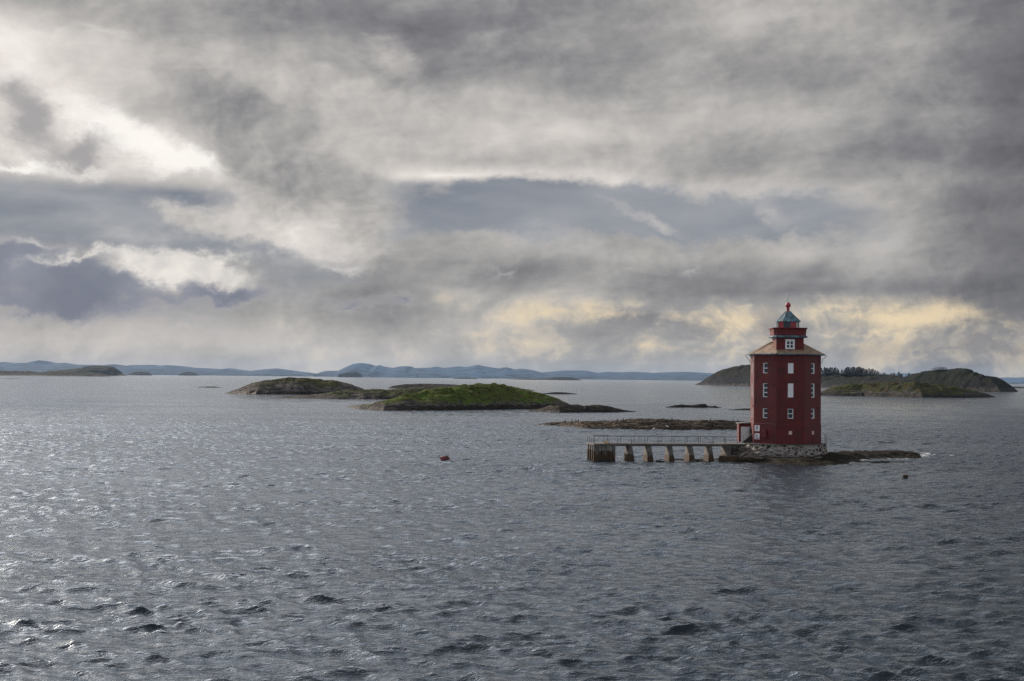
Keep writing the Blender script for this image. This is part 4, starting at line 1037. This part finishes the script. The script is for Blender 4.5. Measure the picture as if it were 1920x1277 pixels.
# abutment: slab, retaining wall, low concrete block, rubble bank
AB = empty('abutment', (pa.x, pa.y, 0), BANG); tag(AB, 'concrete abutment and rubble wall between the footbridge and the lighthouse', 'abutment')
x0 = along(1366); 
a_ = MB(); a_.box((x0, .0, DZ - .16), (along(1402), 5.0, DZ - .02)); a_.build('slab', CONC, AB, bevel=.02)
a_ = MB(); a_.box((x0, .12, -.2), (x0 + .38, 3.0, DZ - .162)); a_.build('end_wall', CONC, AB, bevel=.03)
a_ = MB(); a_.box((x0 + .38, 1.2, -.2), (along(1404), 4.8, DZ - .163)); a_.build('retaining_wall', MASON, AB, bevel=.03)
def rubble(name, cx, cy, rx, ry, h, mat, seed, parent=None, rot=0.0, pw=.5):
    n = 44; co = np.zeros((26, n, 3)); th = np.linspace(0, 2 * math.pi, n, endpoint=False)
    for i in range(26):
        f = i / 25; rr = math.cos(f * math.pi / 2) ** pw if f < 1 else 0.0
        z = -.35 + (h + .35) * math.sin(f * math.pi / 2)
        k = 1 + .45 * (fbm(np.cos(th) * 2.2 + seed, np.sin(th) * 2.2 + f * 2.5, 4, seed) - .5)
        x = rx * rr * k * np.cos(th); y = ry * rr * k * np.sin(th)
        co[i, :, 0] = cx + x * math.cos(rot) - y * math.sin(rot); co[i, :, 1] = cy + x * math.sin(rot) + y * math.cos(rot)
        co[i, :, 2] = z + .25 * (fbm(co[i, :, 0] * 1.7, co[i, :, 1] * 1.7, 4, seed + 3) - .5) * (1 - f * .6)
    return gridmesh(name, co, True, mat, parent)
bl_ = MB()
bx0, bx1 = along(1352), along(1389)
bl_.add([(bx0, -1.4, -.4), (bx1, -1.4, -.4), (bx1, 1.6, -.4), (bx0 - .2, 1.0, -.4), (bx0 + .15, -1.25, .78), (bx1, -1.2, .82), (bx1, 1.6, .8), (bx0 - .05, .9, .76)],
        [(3, 2, 1, 0), (4, 5, 6, 7), (0, 1, 5, 4), (1, 2, 6, 5), (2, 3, 7, 6), (3, 0, 4, 7)])
bl_.build('footing_block', CONC, AB, bevel=.12)
M_rub = rock_mat('rubble_rock', tide=.55, rock=60, cover=-2, sc=.35, stone=(.30, .26, .23), stone2=(.10, .08, .065), weed=(.05, .03, .01))
for i, (x_, y_, rx, ry, h) in enumerate([(along(1397), -.2, 1.1, 1.0, 1.95), (along(1392), -1.2, .9, .8, 1.25), (along(1404), -1.3, 1.2, 1.0, 1.2), (along(1382), .9, .8, .7, 1.35), (along(1412), -1.9, 1.4, .8, .7), (along(1388), -2.0, 1.1, .6, .55)]):
    p3 = Vector((pa.x, pa.y, 0)) + Matrix.Rotation(BANG, 3, 'Z') @ Vector((x_, y_, 0))
    o = rubble('boulder', p3.x, p3.y, rx, ry, h, M_rub, 60 + i)
    tag(o, ['tall pale boulder right under the end of the stairs', 'mid sized boulder in the bank left of the stone base', 'broad boulder leaning on the left of the stone base', 'boulder in the shade under the abutment slab', 'low wet boulder at the foot of the stone base', 'low weedy boulder right of the concrete footing'][i], 'boulder', 'boulders heaped beside the stone base')
p3 = sea(1545, 868.5)
o = rubble('boulder', p3.x, p3.y + 1.2, 1.3, .9, .75, rock_mat('pale_boulder', tide=.1, rock=60, cover=-2, sc=.4, stone=(.26, .235, .21), stone2=(.16, .14, .12)), 71); tag(o, 'smooth pale boulder at the right foot of the stone base', 'boulder', 'boulders heaped beside the stone base')
# stairs up to the lighthouse
ST = empty('stairs', lw_((-5.75, -.9, 2.2)), LH.rotation_euler.z); tag(ST, 'dark steel stairs climbing to the lighthouse door from the left', 'stairs')
ns = 7
for i in range(ns):
    q = MB(); q.box((i * .19, 0, .17 * i), (i * .19 + .24, .9, .17 * (i + 1))); q.build('tread', DARKM, ST)
q = MB(); q.add([(0.02, -.03, -.02), (2.2, -.03, -.02), (2.2, -.03, 1.15), (1.35, -.03, 1.15), (.02, -.03, .12)] + [(0.02, .0 - .004, -.02), (2.2, -.004, -.02), (2.2, -.004, 1.15), (1.35, -.004, 1.15), (.02, -.004, .12)],
            [(0, 1, 2, 3, 4), (9, 8, 7, 6, 5)] + [(i, (i + 1) % 5, 5 + (i + 1) % 5, 5 + i)[::-1] for i in range(5)]); q.build('stringer', DARKM, ST)
q = MB(); q.box((ns * .19 + .05, .0, 1.0), (2.2, .9, 1.19)); q.build('landing', DARKM, ST)
q = MB()
q.tube([(.1, .0, .1), (.1, 0, .95), (1.35, 0, 2.05), (2.1, 0, 2.05)], .018); q.tube([(.7, 0, .5), (.7, 0, 1.48)], .014); q.tube([(1.35, 0, 1.1), (1.35, 0, 2.05)], .014)
q.build('handrail', GALV, ST)
# railing on the right of the stone base
e = empty('railing', lw_((4.2, 0, 2.2)), LH.rotation_euler.z); tag(e, 'short steel railing at the right corner of the stone base', 'railing', 'railings of the footbridge')
del e['group']
pts = [(1.42, -2.2), (1.38, -1.0), (1.30, .6), (1.1, 1.9)]
pts = [(.55, -2.9), (.95, -1.9), (1.18, -.9), (1.2, .6), (1.0, 1.6)]
rl = MB(); rl.tube([(x, y, .85) for x, y in pts], .018); rl.tube([(x, y, .45) for x, y in pts], .012); rl.build('rail', GALV, e)
for x, y in pts:
    q = MB(); q.tube([(x, y, 0), (x, y, .86)], .022); q.build('post', GALV, e)

# ------------------------------------------------------------------ buoys and sea mark
p3 = sea(835.5, 865.2)
B1 = empty('buoy', (p3.x, p3.y, 0)); tag(B1, 'large red mooring buoy tilted over in the open water', 'buoy')
T = Matrix.Translation((0, 0, .16)) @ Matrix.Scale(1.25, 4) @ Matrix.Rotation(R(-62), 4, 'Y')
q = MB(); q.lathe([(0, -.42), (.20, -.40), (.36, -.28), (.44, -.08), (.45, .10), (.36, .32), (.20, .50), (.08, .60), (0, .62)], 24)
BRED = simple('red_buoy_paint', (0.13, 0.008, 0.014), .35, .25, 4, stains=(.05, .01, .01))
q.build('float', BRED, B1, smooth=True, M=T)
q = MB(); q.tube([(0, 0, .58), (0, 0, .68)], .035); q.tube([(0.1 * math.cos(a), 0, 0.74 + .07 * math.sin(a)) for a in np.linspace(0, 6.28, 13)], .02); q.build('mooring_eye', DARKM, B1, M=T)
q = MB(); q.lathe([(.46, -.06), (.475, -.03), (.475, .05), (.46, .08)], 24); q.build('band', simple('dark_fouling', (.03, .02, .012), .8), B1, M=T)
p3 = sea(1697, 896.5)
B2 = empty('buoy', (p3.x, p3.y, 0)); B2.scale = (1.25, 1.25, 1.25); tag(B2, 'small rusty brown drum buoy right of the lighthouse rock', 'buoy')
q = MB(); q.lathe([(0, -.2), (.24, -.2), (.255, -.1), (.255, .2), (.24, .27), (.1, .30), (0, .30)], 20); q.build('drum', simple('rusty_brown_drum', (.025, .012, .009), .7, .4), B2)
q = MB(); q.tube([(0, 0, .3), (0, 0, .46)], .028); q.build('top_post', simple('orange_paint', (.35, .10, .03), .5), B2)
p3 = W(1380.7, 731.5, sea(1380.7, 731.5).y)
pl = MB(); pl.tube([(0, 0, -1), (0, 0, 4.4)], .10, 6); pl.frustum(6, .28, .1, -.5, .5)
o = pl.build('sea_mark', DARKM); o.location = (p3.x, p3.y, 0); tag(o, 'thin iron beacon pole standing in the water left of the lighthouse', 'beacon pole')

# ------------------------------------------------------------------ birds on the long skerry
def bird(name, s, mat, x, y, z, rot, label, cat, upright):
    mb = MB()
    if upright: prof = [(-.05, 0, .0, .05), (.0, 0, .12, .11), (.03, 0, .3, .13), (.06, 0, .48, .09), (.09, 0, .62, .045), (.12, 0, .72, .05), (.22, 0, .74, .016)]
    else: prof = [(-.34, 0, .13, .02), (-.18, 0, .16, .08), (0, 0, .18, .12), (.14, 0, .22, .09), (.2, 0, .31, .055), (.27, 0, .33, .05), (.36, 0, .31, .014)]
    n_ = 8; rings = []
    for i, (a, b, c, r) in enumerate(prof):
        t = Vector(prof[min(i + 1, len(prof) - 1)][:3]) - Vector(prof[max(i - 1, 0)][:3]); q_ = t.to_track_quat('Z', 'Y').to_matrix()
        rings.append([Vector((a, b, c)) + q_ @ Vector((r * math.cos(6.283 * k / n_), r * math.sin(6.283 * k / n_), 0)) for k in range(n_)])
    vs = [v * s for r_ in rings for v in r_]
    fs = [(i * n_ + k, i * n_ + (k + 1) % n_, (i + 1) * n_ + (k + 1) % n_, (i + 1) * n_ + k) for i in range(len(prof) - 1) for k in range(n_)] + [tuple(range(n_ - 1, -1, -1)), tuple(range((len(prof) - 1) * n_, len(prof) * n_))]
    mb.add(vs, fs)
    if not upright:
        mb.tube([Vector((0, .03, .0)) * s, Vector((.0, .03, .12)) * s], .012 * s, 4); mb.tube([Vector((0, -.03, .0)) * s, Vector((.0, -.03, .12)) * s], .012 * s, 4)
    o = mb.build(name, mat, None, smooth=True); o.location = (x, y, z); o.rotation_euler = (0, 0, rot); tag(o, label, cat)
    return o
BW = simple('white_feathers', (.75, .75, .75), .8, .05); BK = simple('black_feathers', (.012, .012, .014), .6)
def on_skerry(px, t=.45, co=O_co):
    j = int(np.argmin([abs(co[int(t * 109), k, 0] / co[int(t * 109), k, 1] - ray(px, 790)[0]) for k in range(co.shape[1])]))
    return co[int(t * 109), j]
for i, (px, t) in enumerate([(1225.6, .10), (1252, .13)]):
    v = on_skerry(px, t); o = bird('gull', 1.1, BW, v[0], v[1], v[2] - .02, R(40 + 120 * i), ['left white gull low on the long brown skerry', 'right white gull low on the long brown skerry'][i], 'gull', False); o['group'] = 'gulls on the long skerry'
bl_lab = 'black cormorant standing on the crest of the long brown skerry'
for i, px in enumerate([1060, 1072, 1080, 1085, 1157, 1168, 1260, 1332, 1375, 1383]):
    v = on_skerry(px, .47); o = bird('cormorant', .95, BK, v[0], v[1], v[2] - .03, R(70 * i), ['first black cormorant from the left end of the long skerry', 'second black cormorant from the left end of the long skerry', 'third black cormorant from the left end of the long skerry', 'fourth black cormorant from the left, close beside the third', 'fifth black cormorant from the left on the long skerry', 'sixth black cormorant from the left on the long skerry',
        'black cormorant alone on the highest part of the long skerry', 'black cormorant between the highest part and the right hand pair', 'left cormorant of the pair nearest the lighthouse', 'right cormorant of the pair nearest the lighthouse'][i], 'cormorant', True); o['group'] = 'cormorants on the long skerry'

# ------------------------------------------------------------------ trees on the hills
BARK = simple('dark_bark', (.05, .035, .025), .9)
def leafmat(name, c):
    m, g, b = material(name)
    p = gpos(g); a = g.noise(p, .8, 4, .6)
    g.put(b.inputs['Base Color'], g.mix(g.step(a, .35, .65), tuple(x * .55 for x in c), tuple(x * 1.35 for x in c))); b.inputs['Roughness'].default_value = .8
    return m
SPR = leafmat('spruce_needles', (.008, .018, .014)); BSH = leafmat('shrub_leaves', (.008, .014, .007))
def crown_mesh(name, mat, h, r, seed, conical=True, n=520):
    rr = random.Random(seed); vs = []; fs = []
    for i in range(n):
        t = rr.random() ** (1.25 if conical else .9)
        if conical:
            tier = .5 + .5 * abs(math.sin(t * 21)); rad = r * (1 - t) ** .85 * tier * rr.uniform(.35, 1.08) + .05; z = h * (.08 + .94 * t)
        else:
            rad = r * math.sqrt(max(0, 1 - (2 * t - 1) ** 2)) * rr.uniform(.5, 1.1); z = h * (.15 + .85 * t)
        a = rr.uniform(0, 6.283); c = Vector((rad * math.cos(a), rad * math.sin(a), z - (.10 * rad if conical else 0)))
        s = rr.uniform(.28, .62) * (h / 9)
        d = Vector((math.cos(a), math.sin(a), rr.uniform(-.5, .2))) * s; w = Vector((-math.sin(a), math.cos(a), rr.uniform(-.3, .3))) * s * .6; u = Vector((0, 0, s * rr.uniform(.1, .5)))
        k = len(vs); vs += [c - d * .5 - w, c - d * .5 + w, c + d + u * .3, c + u]; fs += [(k, k + 1, k + 2), (k, k + 2, k + 3)]
    me = bpy.data.meshes.new(name); me.from_pydata([tuple(v) for v in vs], [], fs); me.materials.append(mat); return me
def trunk_mesh(h):
    mb = MB(); mb.frustum(6, .22, .05, -.6, h * .9)
    me = bpy.data.meshes.new('trunk'); me.from_pydata([tuple(v) for v in mb.v], [], mb.f); me.materials.append(BARK); return me
tmesh = trunk_mesh(9)
spr = [crown_mesh('crown', SPR, 9.5, 2.3, 100 + i) for i in range(5)]
bsh = [crown_mesh('crown', BSH, 4.2, 2.9, 120 + i, False, 380) for i in range(3)]
tm2 = trunk_mesh(3.5)
def tree(kind, x, y, z, s, rz, label, group, wide=1.0):
    if kind == 'spruce': cm, tm = spr[rnd.randrange(5)], tmesh
    else: cm, tm = bsh[rnd.randrange(3)], tm2
    e = empty('spruce_tree' if kind == 'spruce' else 'shrub', (x, y, z), rz); e.scale = (s * wide, s * wide, s)
    link(bpy.data.objects.new('trunk', tm), e); link(bpy.data.objects.new('crown', cm), e)
    tag(e, label, 'tree' if kind == 'spruce' else 'shrub', group); return e
def hill_pt(co, px, t):
    r_ = int(t * (co.shape[0] - 1)); q = co[r_]; k = int(np.argmin(np.abs(q[:, 0] / q[:, 1] - ray(px, 700)[0]))); return q[k]
# (x, top y) of the spruces read along the ridge
row = [(1540.5, 690), (1546, 688.5), (1548, 690), (1551, 689.5), (1554, 690.5), (1557.5, 688.5), (1560.5, 689), (1564, 690), (1567, 689), (1570, 691), (1573, 693.5), (1578.5, 692.5), (1583, 693), (1586, 690),
       (1589, 688.3), (1592, 689), (1596, 689.5), (1599.5, 688), (1602.5, 688.4), (1606, 689), (1609, 688), (1612.5, 688.2), (1615, 690), (1618.5, 689.8), (1622, 692), (1625.5, 692.5), (1630, 690.5), (1634, 692.5), (1637, 691.4), (1641, 693.5), (1644.5, 695), (1648.5, 697), (1652, 699), (1656, 697.8), (1659, 700.5)]
N_ORD = ['first', 'second', 'third', 'fourth', 'fifth', 'sixth', 'seventh', 'eighth', 'ninth', 'tenth', 'eleventh', 'twelfth', 'thirteenth', 'fourteenth', 'fifteenth', 'sixteenth', 'seventeenth', 'eighteenth', 'nineteenth', 'twentieth']
for i, (px, ty) in enumerate(row):
    v = hill_pt(P_co, px, .40 if i % 2 else .47)
    H_ = CAMH + ray(px, ty)[1] * v[1] - v[2]
    n1 = i; n2 = len(row) - 1 - i
    lab = ('%s dark spruce right of the lighthouse on the ridge' % N_ORD[n1]) if n1 <= n2 else (('%s dark spruce from the right end of the ridge row' % N_ORD[n2]) if n2 > 0 else 'lowest spruce closing the right end of the ridge row')
    tree('spruce', v[0], v[1], v[2] - .5, max(.5, (H_ + .5) / 9.6), rnd.uniform(0, 6), lab, 'spruces along the ridge', wide=1.9)
for i, (px, ty, lab) in enumerate([(1671, 701.5, 'left spruce of the small clump right of the ridge row'), (1676, 698.7, 'second spruce of the small clump right of the ridge row'), (1685.5, 697.5, 'tallest spruce of the small clump right of the ridge row'), (1690, 700.5, 'right spruce of the small clump right of the ridge row'), (1704, 699.5, 'left dark spruce in the dip before the headland'), (1710, 700.5, 'right dark spruce in the dip before the headland')]):
    v = hill_pt(P_co, px, .5); H_ = CAMH + ray(px, ty)[1] * v[1] - v[2]
    tree('spruce', v[0], v[1], v[2] - .5, max(.5, (H_ + .5) / 9.6), rnd.uniform(0, 6), lab, 'spruces in clumps right of the ridge', wide=2.6)
for i, (px, ty) in enumerate([(1751, 692), (1755, 689.5), (1760, 688), (1764, 687.6), (1769, 688.6), (1773, 691), (1770, 688)]):
    v = hill_pt(H_co, px, .42); H_ = CAMH + ray(px, ty)[1] * v[1] - v[2]
    tree('shrub', v[0], v[1], v[2] - .4, max(.45, (H_ + .4) / 4.4), rnd.uniform(0, 6), ['leftmost and lowest dark tree of the clump on the headland', 'second dark tree of the headland clump', 'third dark tree of the headland clump', 'tallest dark tree in the middle of the headland clump', 'fifth dark tree of the headland clump', 'rightmost dark tree of the headland clump', 'narrow dark tree behind the headland clump'][i], 'trees on top of the headland', wide=1.9)
for (px, ty, lab, t) in [(1802.5, 689.2, 'lone small shrub on the highest point of the headland', .45), (1823, 692.8, 'wind bent shrub on the right shoulder of the headland', .45), (1851.5, 703, 'small round shrub above the steep right end of the headland', .4), (1787, 690.5, 'low shrub between the clump and the highest point of the headland', .45)]:
    v = hill_pt(H_co, px, t); H_ = CAMH + ray(px, ty)[1] * v[1] - v[2]
    tree('shrub', v[0], v[1], v[2] - .3, max(.3, (H_ + .3) / 4.4), rnd.uniform(0, 6), lab, 'single shrubs on the headland', wide=1.0)

# ------------------------------------------------------------------ foam
def foam(pts, label, seed, w=1.0):
    m = bpy.data.materials.get('sea_foam')
    if m is None:
        m, g, b = material('sea_foam')
        p = gpos(g); a = g.noise(g.mapv(p, scale=(.7, 1, 1)), 1.6, 7, .72)
        b.inputs['Base Color'].default_value = (.72, .75, .78, 1); b.inputs['Roughness'].default_value = .9
        g.put(b.inputs['Alpha'], g.m('MULTIPLY', g.step(a, .47, .60), .85))
    vs = []; n_ = len(pts)
    L_ = [sea(x, y) for x, y in pts]
    rr = random.Random(seed); co = np.zeros((7, n_ * 6, 3))
    xs_ = np.linspace(0, n_ - 1, n_ * 6)
    cx = np.interp(xs_, range(n_), [p.x for p in L_]); cy = np.interp(xs_, range(n_), [p.y for p in L_])
    hw = w * np.sin(np.linspace(0, math.pi, n_ * 6)) * (.6 + .8 * fbm(xs_ * 2, xs_ * 0, 3, seed))
    for i in range(7):
        f = (i - 3) / 3
        co[i, :, 0] = cx; co[i, :, 1] = cy + hw * f; co[i, :, 2] = .10 + .16 * (1 - f * f) * fbm(cx * 2, cy * 2 + i, 3, seed)
    o = gridmesh('foam', co, False, m); tag(o, label, kind='stuff')
foam([(1588, 863), (1606, 860.6), (1622, 861), (1636, 859.8), (1648, 858.8)], 'white foam between the rock shelf and the ledge', 1, 1.3)
foam([(1580, 867), (1600, 865), (1618, 864.5), (1636, 864)], 'white foam along the thin ledge', 2, .9)
foam([(1640, 862.6), (1664, 861.8), (1690, 863), (1706, 861.5)], 'white foam in front of the rock shelf', 3, .8)
foam([(1716, 857.5), (1728, 855.6), (1744, 853), (1756, 854.5)], 'white foam breaking off the end of the rock shelf', 4, 2.4)
foam([(1722, 852.5), (1734, 850.6), (1746, 851)], 'thin white foam behind the end of the rock shelf', 5, 1.4)
foam([(1778, 856), (1784, 854.6), (1790, 855)], 'small whitecap right of the rock shelf', 6, .9)
foam([(1000, 797.6), (1010, 798.2), (1022, 798.4)], 'thin foam at the left tip of the long skerry', 7, 1.2)
